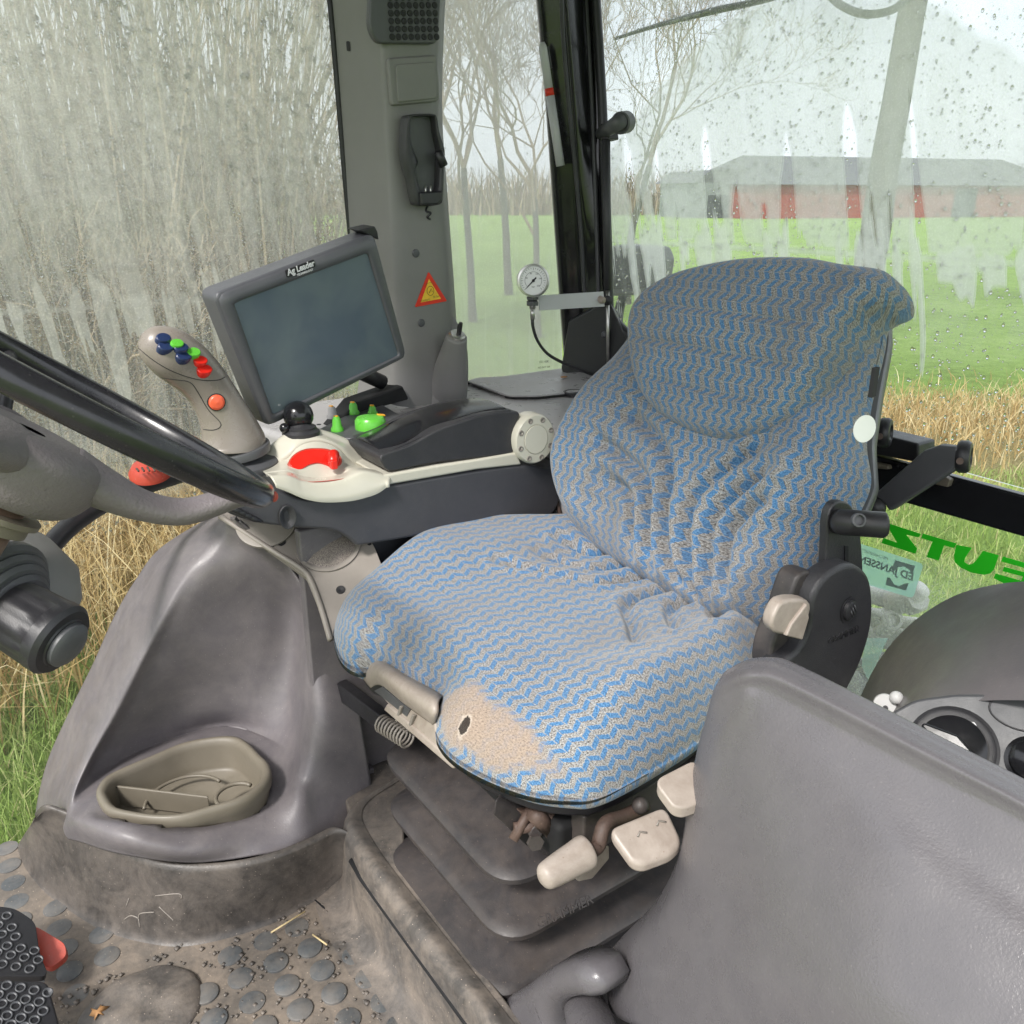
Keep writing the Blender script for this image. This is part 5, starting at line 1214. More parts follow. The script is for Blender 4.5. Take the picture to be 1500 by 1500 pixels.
# raised frame ring
def near_i(p): return min(range(120), key=lambda k: (Vector(i2[k]) - Vector(p)).length)
vs = []; fs = []
for k in range(120):
    a = Vector(o2[k]); d = (cen - a); b = None
    # ray from centre through a hits the screen quad
    best = None
    P4 = [MP(a_, b_) for a_, b_ in scr]
    for q in range(4):
        s, e = P4[q], P4[(q + 1) % 4]; vv = (MP(549, 341) - MP(391, 627)); 
        U2 = uu; V2 = nn.cross(uu)
        ax_, ay_ = (a - cen).dot(U2), (a - cen).dot(V2); sx_, sy_ = (s - cen).dot(U2), (s - cen).dot(V2); ex_, ey_ = (e - cen).dot(U2) - sx_, (e - cen).dot(V2) - sy_
        den = ax_ * ey_ - ay_ * ex_
        if abs(den) < 1e-9: continue
        t_ = (sx_ * ey_ - sy_ * ex_) / den; s_ = (sx_ * ay_ - sy_ * ax_) / den
        if -1e-6 <= s_ <= 1 + 1e-6 and t_ > 0: best = t_
    b = cen + (a - cen) * (best or .8)
    vs += [a.lerp(b, .12) + nn * .0004, a.lerp(b, .25) + nn * .0042, a.lerp(b, .78) + nn * .0048, b + nn * .0042, b + nn * -.002]
for k in range(120):
    k2 = (k + 1) % 120
    for j in range(4): fs.append([k * 5 + j, k2 * 5 + j, k2 * 5 + j + 1, k * 5 + j + 1])
link('bezel', fixn(mesh(vs, fs)), M['bezel'], mo)
prism('screen', [MP(a, b, .0006) for a, b in scr], -nn * .0016, M['screen'], mo, smooth=False)
bd = [(250 + a / 3, 300 + b / 3) for a, b in ((505, 288), (630, 240), (636, 272), (514, 320))]
bo_ = prism('badge', round_poly([MP(a, b, .0068) for a, b in bd], .002), -nn * .0022, M['ink'], mo, smooth=False)
text('lettering', 'Ag Leader', MP(441, 392.5, .0072), (MP(460, 385, .007) - MP(420, 400, .007)), nn, .0125, M['badge_white'], mo, .0002, .0004, sx=.96)
text('lettering', 'TECHNOLOGY', MP(447, 399, .0072), (MP(460, 385, .007) - MP(420, 400, .007)), nn, .0045, M['badge_white'], mo, .0002, .0001)
tube('mount_arm', [cen - nn * .05, cen - nn * .09 + Vector((.02, .02, -.04)), Y(560, 560, 1.45)], .014, M['black'], mo, seg=14, sub=4)
prism('corner_clip', [MP(a, b, .0) - nn * .004 for a, b in ((528, 338), (552, 332), (556, 340), (558, 352))], -nn * .03, M['black'], mo, .002)
# ================================================================ FENDER COVER (left, below the window)
fc = thing('wheel_arch_cover', 'large scooped grey plastic cover below the side window', 'cover', (.25, 1.3, 0))
def rw(*q): return [Y(a, b, y) for a, b, y in q]
rows = [rw((324, 748, 1.46), (327, 750, 1.42), (330, 752, 1.36), (334, 755, 1.33), (338, 758, 1.30), (342, 760, 1.27), (350, 764, 1.27), (356, 766, 1.27), (362, 768, 1.28), (366, 770, 1.30)),
        rw((238, 800, 1.50), (266, 795, 1.42), (296, 792, 1.36), (322, 792, 1.33), (345, 795, 1.315), (368, 800, 1.295), (395, 805, 1.275), (408, 808, 1.28), (414, 812, 1.31), (420, 815, 1.34)),
        rw((198, 850, 1.52), (228, 842, 1.43), (262, 838, 1.352), (294, 836, 1.325), (336, 833, 1.315), (378, 834, 1.305), (418, 845, 1.285), (436, 850, 1.255), (446, 856, 1.26), (462, 862, 1.30)),
        rw((166, 905, 1.53), (198, 900, 1.43), (234, 898, 1.338), (264, 896, 1.328), (325, 888, 1.328), (385, 890, 1.322), (430, 900, 1.31), (452, 905, 1.235), (470, 912, 1.22), (495, 918, 1.24)),
        rw((137, 970, 1.53), (168, 968, 1.42), (202, 966, 1.335), (230, 966, 1.338), (300, 962, 1.338), (372, 962, 1.330), (428, 968, 1.31), (450, 972, 1.215), (474, 978, 1.19), (520, 985, 1.20)),
        rw((100, 1045, 1.53), (132, 1045, 1.41), (165, 1044, 1.338), (192, 1044, 1.352), (262, 1038, 1.366), (345, 1034, 1.342), (420, 1040, 1.29), (448, 1045, 1.195), (474, 1052, 1.155), (530, 1062, 1.155)),
        rw((71, 1110, 1.53), (102, 1112, 1.41), (128, 1114, 1.335), (148, 1112, 1.365), (228, 1084, 1.385), (330, 1062, 1.37), (418, 1085, 1.26), (444, 1100, 1.175), (470, 1112, 1.145), (540, 1122, 1.145)),
        rw((56, 1165, 1.52), (80, 1168, 1.40), (100, 1170, 1.32), (118, 1170, 1.305), (190, 1118, 1.350), (330, 1078, 1.335), (410, 1108, 1.235), (440, 1135, 1.155), (468, 1150, 1.135), (545, 1160, 1.135)),
        rw((50, 1205, 1.52), (66, 1208, 1.43), (84, 1210, 1.36), (110, 1205, 1.25), (180, 1212, 1.155), (290, 1224, 1.118), (395, 1194, 1.13), (440, 1178, 1.115), (470, 1178, 1.12), (545, 1182, 1.125)),
        rw((42, 1228, 1.52), (56, 1230, 1.44), (78, 1225, 1.38), (112, 1232, 1.27), (180, 1252, 1.155), (285, 1264, 1.115), (392, 1250, 1.085), (445, 1238, 1.08), (480, 1226, 1.09), (545, 1216, 1.105))]
box('backing', (.18, 1.165, .002), (.52, 1.18, .14), M['fender'], fc, .002)
moul = sheet('moulding', rows, M['fender'], fc, 10, 10, .006, 1)
prism('lower_panel', [(.43, 1.185, .0), (1.3, 1.185, .0), (1.3, 1.185, .60), (.43, 1.185, .60)], (0, .02, 0), M['fender'], fc, .004)
# tray
zt = lambda pts: [(a / 3, 750 + b / 3) for a, b in pts]
rim_px = zt([(428, 1250), (430, 1215), (470, 1165), (560, 1120), (680, 1070), (800, 1020), (920, 995), (1030, 990), (1090, 1020), (1140, 1070), (1180, 1110), (1188, 1160), (1150, 1215), (1060, 1270), (930, 1310), (800, 1345), (680, 1350), (560, 1335), (470, 1310)])
tz = .206
R_ = even(smooth_line([Z(a, b, tz) for a, b in rim_px], 5, True), 90); tc_ = Vector(np.mean(R_, 0))
tr_ = thing('tray_temp', None, None) if False else None
vs = []; fs = []; prof = [(.93, -.05), (.975, -.024), (1.0, -.019), (1.012, -.006), (1.0, .002), (.965, .004), (.925, .003), (.895, -.002), (.88, -.010), (.865, -.05), (.83, -.057)]
for s, dz in prof:
    for p in R_:
        v = tc_ + (Vector(p) - tc_) * s
        v.z = tz + dz; vs.append(v)
for i in range(len(prof) - 1):
    for k in range(90): k2 = (k + 1) % 90; fs.append([i * 90 + k, i * 90 + k2, (i + 1) * 90 + k2, (i + 1) * 90 + k])
fs.append([(len(prof) - 1) * 90 + k for k in range(90)])

def inside(x, y, poly):
    c = False
    for k in range(len(poly)):
        x1, y1 = poly[k]; x2, y2 = poly[k - 1]
        if (y1 > y) != (y2 > y) and x < (x2 - x1) * (y - y1) / (y2 - y1) + x1: c = not c
    return c
hp_ = [((tc_ + (Vector(p) - tc_) * .89).x, (tc_ + (Vector(p) - tc_) * .89).y) for p in R_]; wl_ = world_loc(moul)
bm = bmesh.new(); bm.from_mesh(moul.data)
pol = [(p[0], p[1]) for p in R_]; ang = [math.atan2(p[1] - tc_.y, p[0] - tc_.x) for p in pol]; rad_ = [math.hypot(p[0] - tc_.x, p[1] - tc_.y) for p in pol]
def sc_of(x, y):
    a = math.atan2(y - tc_.y, x - tc_.x); k = min(range(90), key=lambda q: abs((ang[q] - a + math.pi) % (2 * math.pi) - math.pi)); return math.hypot(x - tc_.x, y - tc_.y) / rad_[k]
dead = []
for v in bm.verts:
    zz = v.co.z + wl_.z
    if not (.12 < zz < tz + .07): continue
    s = sc_of(v.co.x + wl_.x, v.co.y + wl_.y)
    if s < .90 and zz > .15: dead.append(v)
    elif s < 1.25:
        lo = min(zz, tz - .010); k = max(0., min(1., (s - 1.01) / .22)); k = k * k * (3 - 2 * k); v.co.z = lo * (1 - k) + zz * k - wl_.z
bmesh.ops.delete(bm, geom=dead, context='VERTS')
bm.to_mesh(moul.data); bm.free()
tr = link('cup_tray', fixn(mesh(vs, fs)), M['tray'], fc)
def onT(px, py, z): return Z(px, py, z)
a, b = onT(170, 1152, .192), onT(305, 1168, .192)
prism('divider', [a, b, b + Vector((0, 0, -.038)), a + Vector((0, 0, -.038))], (.001, .006, 0), M['tray'], tr, .002)
ring = [onT(225 + 0, 1155, .205)]
cR = Z(272, 1172, .170); 
tube('cup_ring', [cR + Vector((math.cos(q) * .062, math.sin(q) * .062, 0)) for q in np.linspace(R(15), R(165), 26)], .0028, M['tray'], tr, seg=8)
cR = Z(345, 1165, .185)
tube('small_ring', [cR + Vector((math.cos(q) * .030, math.sin(q) * .030, 0)) for q in np.linspace(R(20), R(240), 20)], .0034, M['tray'], tr, seg=8)
# kick panel following the curved foot
bt_px = [(30, 1238, 1.50), None]
base = [Z(a, b, .0) for a, b in ((26, 1238), (36, 1264), (62, 1298), (100, 1328), (150, 1358), (210, 1376), (270, 1382), (340, 1368), (400, 1348), (450, 1322), (492, 1298), (520, 1300))]
top = [Z(52, 1196, .150), Z(68, 1183, .175), Z(98, 1192, .168), Z(130, 1215, .155), Z(170, 1240, .143), Z(220, 1262, .135), Z(275, 1270, .132), Z(345, 1266, .130), Z(405, 1252, .130), Z(455, 1232, .130), Z(490, 1216, .132), Z(512, 1222, .130)]
rowsK = [[t_.lerp(b_, 0) + Vector((.002, .008, -.004)) for t_, b_ in zip(top, base)], [t_ + Vector((0, .006, .002)) for t_ in top], [t_ + Vector((0, -.002, -.003)) for t_ in top], [t_.lerp(b_, .12) + Vector((0, -.003, 0)) for t_, b_ in zip(top, base)], [t_.lerp(b_, .5) for t_, b_ in zip(top, base)], [t_.lerp(b_, .92) for t_, b_ in zip(top, base)], [b_ + Vector((-.004, -.012, -.004)) for b_ in base]]
kpn = sheet('kick_panel', rowsK, M['kick'], fc, 6, 5, .003, 1); kpn['label'] = 'scuffed muddy brown kick panel'
KT = bvh(kpn); mb = MB()
for L_ in ([(182, 1347), (192, 1341), (203, 1345)], [(203, 1345), (206, 1338), (226, 1336)], [(203, 1345), (205, 1358)], [(233, 1328), (250, 1344), (254, 1348)], [(185, 1327), (189, 1316)], [(228, 1312), (262, 1309), (266, 1316)]):
    h_ = hits(KT, [tuple(v) for v in smooth_line(L_, 4)], .0003)
    if len(h_) > 2: mb.add(tube_data(h_, .0010, 5))
mb.build('scuff_mark', M['trim'], kpn)
# trim plate with speaker
tn = Vector((-.30, -.52, .80)).normalized(); tp0 = Y(478, 800, 1.19)
def TP(a, b, o=0): return PL(a, b, tp0 + tn * o, tn)
tpl = thing('mesh_speaker', 'taupe plastic panel with a round mesh speaker below the armrest', 'speaker panel', tuple(TP(478, 850)))
prism('plate', round_poly([TP(a, b) for a, b in ((322, 755), (340, 742), (400, 745), (530, 775), (548, 800), (568, 850), (560, 880), (505, 900), (487, 935), (470, 900), (448, 845), (400, 810))], .006), -tn * .012, M['trim'], tpl, .003)
eg = [TP(a, b, .003) for a, b in ((322, 756), (400, 807), (440, 832), (455, 850), (470, 890), (484, 938))]
tube('edge_bead', eg, .0045, M['trim'], tpl, seg=10, sub=5)
sc_ = TP(480, 796, .0006)
lathe('speaker_ring', sc_, tn, [(.052, -.002), (.052, .003), (.047, .003), (.046, -.0)], M['trim'], tpl, 40)
lathe('speaker_mesh', sc_, tn, [(.0462, -.001), (.030, .004), (0, .006)], M['grille'], tpl, 40)
lathe('round_cap', TP(390, 765, .001), tn, [(.048, -.002), (.048, .003), (.044, .004), (0, .004)], M['trim'], tpl, 40)
for a_, b_ in ((412, 794), (499, 864)): lathe('screw_hole', TP(a_, b_, .0005), tn, [(.007, -.001), (.007, .0008), (.0055, .0008), (0, -.0005)], M['ink'], tpl, 18)
# ================================================================ STEERING WHEEL
C = Vector((.099, .834, .926)); RW = .195; th = .652; sy_ = .021
wn = Vector((math.sin(th) * math.cos(sy_), math.sin(sy_), math.cos(th) * math.cos(sy_))); wu = Vector((wn.z, 0, -wn.x)).normalized(); wv = wn.cross(wu)
sw = thing('steering_wheel', 'black steering wheel with a grey grained hub at the left edge', 'steering wheel', tuple(C - wn * .06))
def WP(a, r, h=0): return C + (wu * math.cos(a) + wv * math.sin(a)) * r + wn * h
vs, fs = [], []; n1, n2 = 120, 20
for i in range(n1):
    a = 2 * math.pi * i / n1; d = wu * math.cos(a) + wv * math.sin(a)
    for j in range(n2):
        q = 2 * math.pi * j / n2; rr = .0124
        k = 1 - (.10 if abs(math.sin(q)) < .35 and math.cos(q) < 0 else 0)
        vs.append(C + d * (RW + math.cos(q) * rr * k) + wn * math.sin(q) * rr * 1.0)
for i in range(n1):
    for j in range(n2): i2, j2 = (i + 1) % n1, (j + 1) % n2; fs.append([i * n2 + j, i2 * n2 + j, i2 * n2 + j2, i * n2 + j2])
link('rim', mesh(vs, fs), M['rim'], sw)
# hub: broad dished body below the rim, spokes up to it
hub = sheet('hub', [[WP(a, .012, h) for a in np.linspace(0, 2 * math.pi, 17)[:-1]] for h in (-.045,)] + [[WP(a, r, h) for a in np.linspace(0, 2 * math.pi, 17)[:-1]] for r, h in ((.045, -.043), (.068, -.050), (.076, -.065), (.068, -.092), (.05, -.108), (.02, -.112))], M['hub'], sw, 5, 5, closed_u=True)
for a_ in (R(-12), R(115), R(238)):
    p = [WP(a_, .04, -.062), WP(a_, .075, -.064), WP(a_, .112, -.062), WP(a_, .146, -.050), WP(a_, .176, -.020), WP(a_, RW - .002, -.006)]
    tube('spoke', p, [.040, .034, .026, .023, .020, .014], M['hub'], sw, seg=18, sub=6, flat=(1, .55), up=WP(a_ + math.pi / 2, 1) - C)
ball('badge', WP(R(-26), RW + .0105, .004), .0042, M['red_dirty'], sw, (1, 1, 1.3))
tube('inner_bracket', [WP(R(95), RW - .016, -.006), WP(R(95), RW - .05, -.02), WP(R(95), .085, -.06)], .007, M['black'], sw, seg=10, sub=4)
sc2 = thing('steering_column', 'brownish steering column tube under the wheel hub', 'steering column', tuple(C - wn * .35))
tube('column_tube', [C - wn * .10, C - wn * .5], .030, M['column'], sc2, seg=28)
lathe('collar', C - wn * .118, -wn, [(.046, 0), (.046, .005), (.040, .007), (.040, .016), (.034, .018)], M['tray'], sc2, 32)
# column shroud + stalk
sh = thing('column_shroud', 'brown-grey column shroud with bellows at the left edge', 'shroud', tuple(Y(20, 880, .9)))
a = Y(-30, 800, .93); 
lathe('shroud_body', Y(-20, 880, .93), (.25, -.1, 1), [(.05, -.03), (.078, -.012), (.085, .01), (.080, .035), (.055, .062), (0, .07)], M['pillar'], sh, 40)
for k, r_ in enumerate((.052, .047, .042, .036)):
    c = Y(2 + k * 8, 872 + k * 7, .86 - k * .004); lathe('gaiter_ring', c, Y(60, 915, .82) - Y(0, 880, .86), [(r_, -.008), (r_, 0), (r_ - .004, .004), (0, .004)], M['dkgrey'], sh, 32)
st = thing('stalk', 'ribbed black and grey control stalk knob pointing right at the left edge', 'stalk', tuple(Y(70, 930, .83)))
a, b = Y(12, 893, .84), Y(100, 945, .79); d = (b - a).normalized()
vs = []; fs = []; NS = 48; prof = [(.020, 0), (.030, .006), (.0325, .02), (.0335, .045), (.0340, .060), (.0345, .061), (.0345, .074), (.031, .080), (.024, .081), (.023, .083), (.012, .086), (.001, .087)]
u_, v_, n_ = basis(d); L_ = (b - a).length
for ip, (r_, h_) in enumerate(prof):
    for k in range(NS):
        q = 2 * math.pi * k / NS; rr = r_ * (1 - (.05 if (k // 2) % 2 and 1 < ip < 5 else 0)); vs.append(a + n_ * (h_ * L_ / .087) + (u_ * math.cos(q) + v_ * math.sin(q)) * rr)
for i in range(len(prof) - 1):
    for k in range(NS): k2 = (k + 1) % NS; fs.append([i * NS + k, i * NS + k2, (i + 1) * NS + k2, (i + 1) * NS + k])
o = link('knob', fixn(mesh(vs, fs)), M['black'], st); o.data.set_sharp_from_angle(angle=R(35))
lathe('end_cap', b + d * .0005, d, [(.0215, -.004), (.0215, .001), (.018, .004), (.01, .006), (0, .0065)], M['dkgrey'], st, 30)
tube('stem', [Y(-20, 872, .86), a], .017, M['dkgrey'], st, seg=20)
# grab rail
tag(tube('grab_rail', [Y(40, 850, 1.25), Y(62, 815, 1.27), Y(90, 782, 1.30), Y(120, 757, 1.33), Y(160, 733, 1.36), Y(210, 712, 1.4), Y(280, 690, 1.45)], .0145, M['black'], None, seg=18, sub=5), 'black curved grab rail crossing behind the steering wheel spoke', 'grab rail')
em = thing('emergency_knob', 'red ribbed knob half hidden behind the steering wheel rim', 'knob', tuple(Y(215, 688, 1.3)))
lathe('knob_body', Y(220, 692, 1.30), (-.1, -.25, 1), [(.030, -.004), (.030, .002), (.024, .012), (.012, .016), (0, .016)], M['red_dirty'], em, 30)
for k in range(6): tube('rib', [Y(200 + k * 8, 684 + abs(k - 2.5), 1.275), Y(203 + k * 8, 690, 1.262)], .0016, M['rust'], em, seg=6)
# ================================================================ FLOOR
fl = prism('floor', [(-1.1, -.4, 0), (.47, -.4, 0), (.47, 1.10, 0), (.40, 1.25, 0), (.10, 1.50, 0), (-1.1, 1.55, 0)], (0, 0, -.05), plastic('muddy_floor_mat', (.13, .112, .095), .7, .3, .85, (.29, .235, .185), 1.0, 150, big=5), None, .004)
tag(fl, kind='structure')
M['stud'] = plastic('worn_studs', (.10, .106, .11), .36, .3, .55, (.25, .21, .17), .3, 500, big=14)
mb = MB(); rg2 = random.Random(4)
p0 = Z(404, 1411, 0); e1 = Z(440, 1480, 0) - Z(404, 1411, 0)
e1 = (Z(369, 1469, 0) - p0); e2 = (Z(421, 1445, 0) - p0)
print('STUD', p0, e1, e2)
for i in range(-16, 17):
    for j in range(-16, 17):
        p = p0 + e1 * i + e2 * j + Vector((rg2.uniform(-.0012, .0012), rg2.uniform(-.0012, .0012), 0))
        if not (-.55 < p.x < .395 and .25 < p.y < 1.6): continue
        if p.x > .372 - (p.y - .9) * .05 and p.y < 1.02: continue
        # keep clear of the curved foot of the cover
        if p.y > 1.02:
            foot = [Z(a, b, 0) for a, b in ((36, 1262), (100, 1328), (180, 1372), (250, 1385), (350, 1367), (450, 1322))]
            ok = True
            for f1, f2 in zip(foot, foot[1:]):
                if min(f1.x, f2.x) <= p.x <= max(f1.x, f2.x):
                    yy = f1.y + (f2.y - f1.y) * (p.x - f1.x) / (f2.x - f1.x + 1e-9)
                    if p.y > yy - .028: ok = False
            if p.x > .34: ok = False
            if not ok: continue
        dc_ = (p - Z(210, 1470, 0)).length
        if dc_ < .085: continue
        hh = .0035 + rg2.uniform(-.0015, .0008) - (.002 if p.y > 1.02 or p.x < .1 else 0)
        mb.add(lathe_data(p - Vector((0, 0, .002)), (0, 0, 1), [(.0185, 0), (.0182, .002 + hh * .8), (.0168, .002 + hh), (0, .002 + hh)], 22))
st_o = mb.build('floor_studs', M['stud'], None); st_o.data.set_sharp_from_angle(angle=R(35)); tag(st_o, kind='structure')
# floor hump bottom-left
o = inflate('floor_hump', [(math.cos(a) * .085, math.sin(a) * .075) for a in np.linspace(0, 6.28, 30)[:-1]], (Z(205, 1485, .0), (1, 0, 0), (0, 1, 0), (0, 0, 1)), lambda P, d: .020 * np.sqrt(1 - (1 - np.clip(d / .06, 0, 1)) ** 2) + .002 * np.sin(P[:, 0] * 90) * np.sin(P[:, 1] * 70), lambda P, d: P[:, 0] * 0 - .003, M['step'], None, rings=16, spokes=60)
tag(o, kind='structure')
# raised step under the seat
sp_ = thing('seat_plinth', 'muddy scuffed raised plinth that carries the seat', 'plinth', (.6, .8, 0))
prow_ = lambda z, dx: [Vector((x + dx, y, z)) for x, y in ((.412, -.4), (.412, .3), (.41, .65), (.408, .85), (.41, 1.0), (.428, 1.085), (.50, 1.115), (.62, 1.125), (1.3, 1.13))]
sheet('plinth_side', [prow_(.132, .03), prow_(.138, .012), prow_(.130, .0), prow_(.11, -.004), prow_(.06, -.008), prow_(.02, -.015), prow_(.004, -.040), prow_(.001, -.06)], M['step'], sp_, 6, 5)
prism('plinth_top', [(.425, -.4, .130), (.452, -.4, .130), (.452, .78, .130), (.470, .96, .130), (.505, 1.03, .130), (.56, 1.06, .130), (1.3, 1.07, .130), (1.3, 1.22, .130), (.47, 1.22, .130), (.44, 1.10, .130), (.425, 1.0, .130)], (0, 0, -.12), M['step'], sp_, .004)
box('well_floor', (.44, -.4, .0), (1.3, 1.12, .03), M['rubber'], sp_, .002)
tube('plinth_groove', [Vector((.4085, -.4, .098)), Vector((.408, .65, .098)), Vector((.406, .98, .098)), Vector((.407, 1.02, .104))], .0055, M['dark'], sp_, seg=8)
# seat base ledge
# debris
for k, (a, b, c, d, lb) in enumerate(((397, 1366, 447, 1335, 'long pale straw lying on the floor against the kick panel'), (458, 1369, 479, 1384, 'short pale straw on the floor between the studs'))):
    tag(tube('straw', [Z(a, b, .010), Z(c, d, .012)], .0014, M['straw'], None, seg=6), lb, 'straw')
lf = MB(); c = Z(143, 1482, .021); pts = [c + Vector((math.cos(q) * r_, math.sin(q) * r_, .003 * math.sin(q * 3))) for q, r_ in zip(np.linspace(0, 6.28, 13)[:-1], (.016, .007, .012, .006, .014, .007, .011, .006, .013, .006, .012, .007))]
lf.add(([c + Vector((0, 0, .003))] + pts, [[0, i + 1, (i + 1) % 12 + 1] for i in range(12)]))
o = lf.build('dead_leaf', M['leaf'], None); o.modifiers.new('s', 'SOLIDIFY').thickness = .0006; tag(o, 'small dead brown leaf on the muddy floor', 'leaf')
tag(tube('mat_gap', [Z(a, b, .0015) for a, b in ((461, 1318), (480, 1334), (502, 1352), (520, 1376), (534, 1400), (538, 1412))], [.001, .0026, .003, .003, .0025, .001], M['dark'], None, seg=6, sub=3, flat=(1, .3), up=(1, 0, 0)), kind='structure')
cl = tag(tube('metal_clip', [Z(566, 1440, .006), Z(582, 1462, .008), Z(603, 1497, .006)], [.004, .006, .004], M['dkgrey'], None, seg=8, flat=(1, .4)), 'dark metal clip lying on the floor beside the plinth', 'clip')
mb = MB(); r3 = random.Random(9)
for k in range(420):
    px_, py_ = r3.uniform(60, 600), r3.uniform(1320, 1500); p = Z(px_, py_, .002)
    if p.x > .38 or p.y > 1.12: continue
    s_ = r3.uniform(.0008, .0028); mb.add(box_data(p, (s_, s_ * .4, 0), (-s_ * .3, s_, 0), (0, 0, s_ * .6)))
tag(mb.build('dirt_crumbs', M['step'], None), 'loose dirt crumbs scattered over the floor mat', 'dirt', kind='stuff')
# ---- pedals
for nm, lb, px4, off in (('pedal', 'black perforated pedal at the lower left corner, the upper of two', [(-60, 1320), (22, 1330), (52, 1350), (58, 1395), (72, 1430), (-60, 1430)], 0), ('pedal', 'black perforated pedal at the lower left corner, the lower of two', [(-60, 1434), (70, 1436), (88, 1500), (95, 1560), (-60, 1560)], 0)):
    t = thing(nm, lb, 'pedal', tuple(Z(20, 1400, .03)), 'brake pedals')
    n_ = Vector((.25, -.25, .93)).normalized(); p0_ = Z(40, 1390 if 'upper' in lb else 1490, .085)
    P_ = [PL(a, b, p0_, n_) for a, b in px4]
    prism('pedal_plate', round_poly(P_, .012), -n_ * .012, M['black'], t, .004)
    mb = MB(); rows_ = range(6)
    for r_ in rows_:
        for c_ in range(4):
            x = 62 - c_ * 20 - r_ * 3.5 + (r_ % 2) * -9 + (8 if 'lower' in lb else -6); y = (1346 if 'upper' in lb else 1448) + r_ * 13.5 + c_ * -3.5 + 6
            if y > px4[-1][1] - 8: continue
            if 'upper' in lb and x > 12 + (y - 1320) * .55: continue
            mb.add(lathe_data(PL(x, y, p0_ + n_ * .0005, n_), n_, [(.0068, -.002), (.0066, .0016), (.0050, .0016), (.0046, -.0006), (0, -.0008)], 14))
    mb.build('grip_rings', M['dkgrey'], t)
rp = thing('red_pedal', 'small worn red pedal beside the perforated black pedals', 'pedal', tuple(Z(80, 1395, .05)))
n_ = Vector((-.1, -.35, .93)).normalized(); p0_ = Z(75, 1390, .055)
prism('pedal_pad', round_poly([PL(a, b, p0_, n_) for a, b in ((50, 1356), (62, 1362), (95, 1382), (98, 1400), (72, 1420), (50, 1405))], .008), -n_ * .014, M['red_dirty'], rp, .004)
# ================================================================ NEAR SIDE : folded second seat
ps = thing('folded_passenger_seat', 'large grey plastic shell of the folded second seat in the near right corner', 'passenger seat', (.6, .3, .14))
cr_ = [(1062, 984, .600), (1088, 969, .610), (1118, 966, .615), (1145, 972, .618), (1217, 1007, .62), (1333, 1067, .62), (1417, 1110, .62), (1500, 1153, .62), (1620, 1222, .62), (1760, 1300, .62)]
crest = [X(a, b, x) for a, b, x in cr_]
def dn(px_list): return [X(a, b, x) for a, b, x in px_list]
back1 = [p + Vector((.035, .0, -.030)) for p in crest]; back2 = [p + Vector((.045, .0, -.10)) for p in crest]; back0 = [p + Vector((.016, 0, -.004)) for p in crest]
r1_old = dn([(1046, 1012, .590), (1072, 993, .596), (1105, 990, .600), (1134, 995, .602), (1205, 1030, .604), (1322, 1093, .604), (1410, 1142, .604), (1500, 1192, .604), (1630, 1268, .604), (1770, 1350, .604)])
r2_old = dn([(1038, 1034, .592), (1058, 1022, .585), (1095, 1022, .588), (1130, 1028, .590), (1198, 1062, .592), (1312, 1130, .592), (1402, 1184, .592), (1495, 1240, .592), (1630, 1320, .592), (1775, 1410, .592)])
r3_ = dn([(1022, 1095, .590), (1040, 1095, .575), (1080, 1098, .573), (1120, 1105, .572), (1185, 1125, .572), (1300, 1180, .572), (1395, 1240, .572), (1490, 1300, .572), (1630, 1390, .572), (1780, 1480, .572)])
r4 = dn([(1008, 1170, .582), (1025, 1172, .560), (1065, 1175, .556), (1110, 1180, .553), (1170, 1195, .552), (1290, 1240, .550), (1385, 1300, .550), (1490, 1370, .550), (1630, 1470, .550), (1780, 1560, .550)])
r5 = dn([(995, 1250, .572), (1012, 1250, .548), (1050, 1252, .540), (1095, 1255, .535), (1150, 1265, .532), (1270, 1305, .530), (1380, 1370, .530), (1490, 1450, .530), (1630, 1560, .530), (1780, 1660, .530)])
r6 = dn([(962, 1318, .560), (980, 1318, .535), (1020, 1320, .525), (1070, 1325, .520), (1130, 1335, .515), (1250, 1370, .512), (1370, 1440, .512), (1490, 1530, .512), (1630, 1650, .512), (1780, 1760, .512)])
r7 = dn([(903, 1382, .548), (925, 1385, .520), (975, 1388, .508), (1040, 1395, .502), (1110, 1405, .498), (1240, 1440, .495), (1370, 1520, .495), (1490, 1620, .495), (1630, 1740, .495), (1780, 1850, .495)])
r8 = dn([(888, 1412, .540), (905, 1420, .512), (955, 1430, .498), (1020, 1440, .492), (1100, 1455, .488), (1230, 1500, .485), (1370, 1590, .485), (1490, 1690, .485), (1630, 1810, .485), (1780, 1920, .485)])
r9 = dn([(892, 1470, .525), (905, 1490, .498), (950, 1510, .485), (1010, 1530, .480), (1090, 1550, .478), (1220, 1600, .475), (1370, 1690, .475), (1490, 1790, .475), (1630, 1900, .475), (1780, 2000, .475)])
r1 = [X(a - 2, b + 8, x - .009) for a, b, x in cr_]; r2 = [X(a - 4, b + 22, x - .021) for a, b, x in cr_]; r2b = [X(a - 6, b + 40, x - .022) for a, b, x in cr_]; r2c = [X(a - 8, b + 62, x - .026) for a, b, x in cr_]
r1[0], r2[0], r2b[0], r2c[0] = X(1054, 995, .598), X(1045, 1012, .594), X(1039, 1032, .592), X(1034, 1052, .591)
rows = [back2, back1, back0, crest, r1, r2, r2b, r2c, r3_, r4, r5, r6, r7, r8, r9]
rows = [[r[0] + Vector((.045, .012, -.01))] + r for r in rows]
sheet('shell', rows, M['grey_shell'], ps, 6, 6, .006, 1)
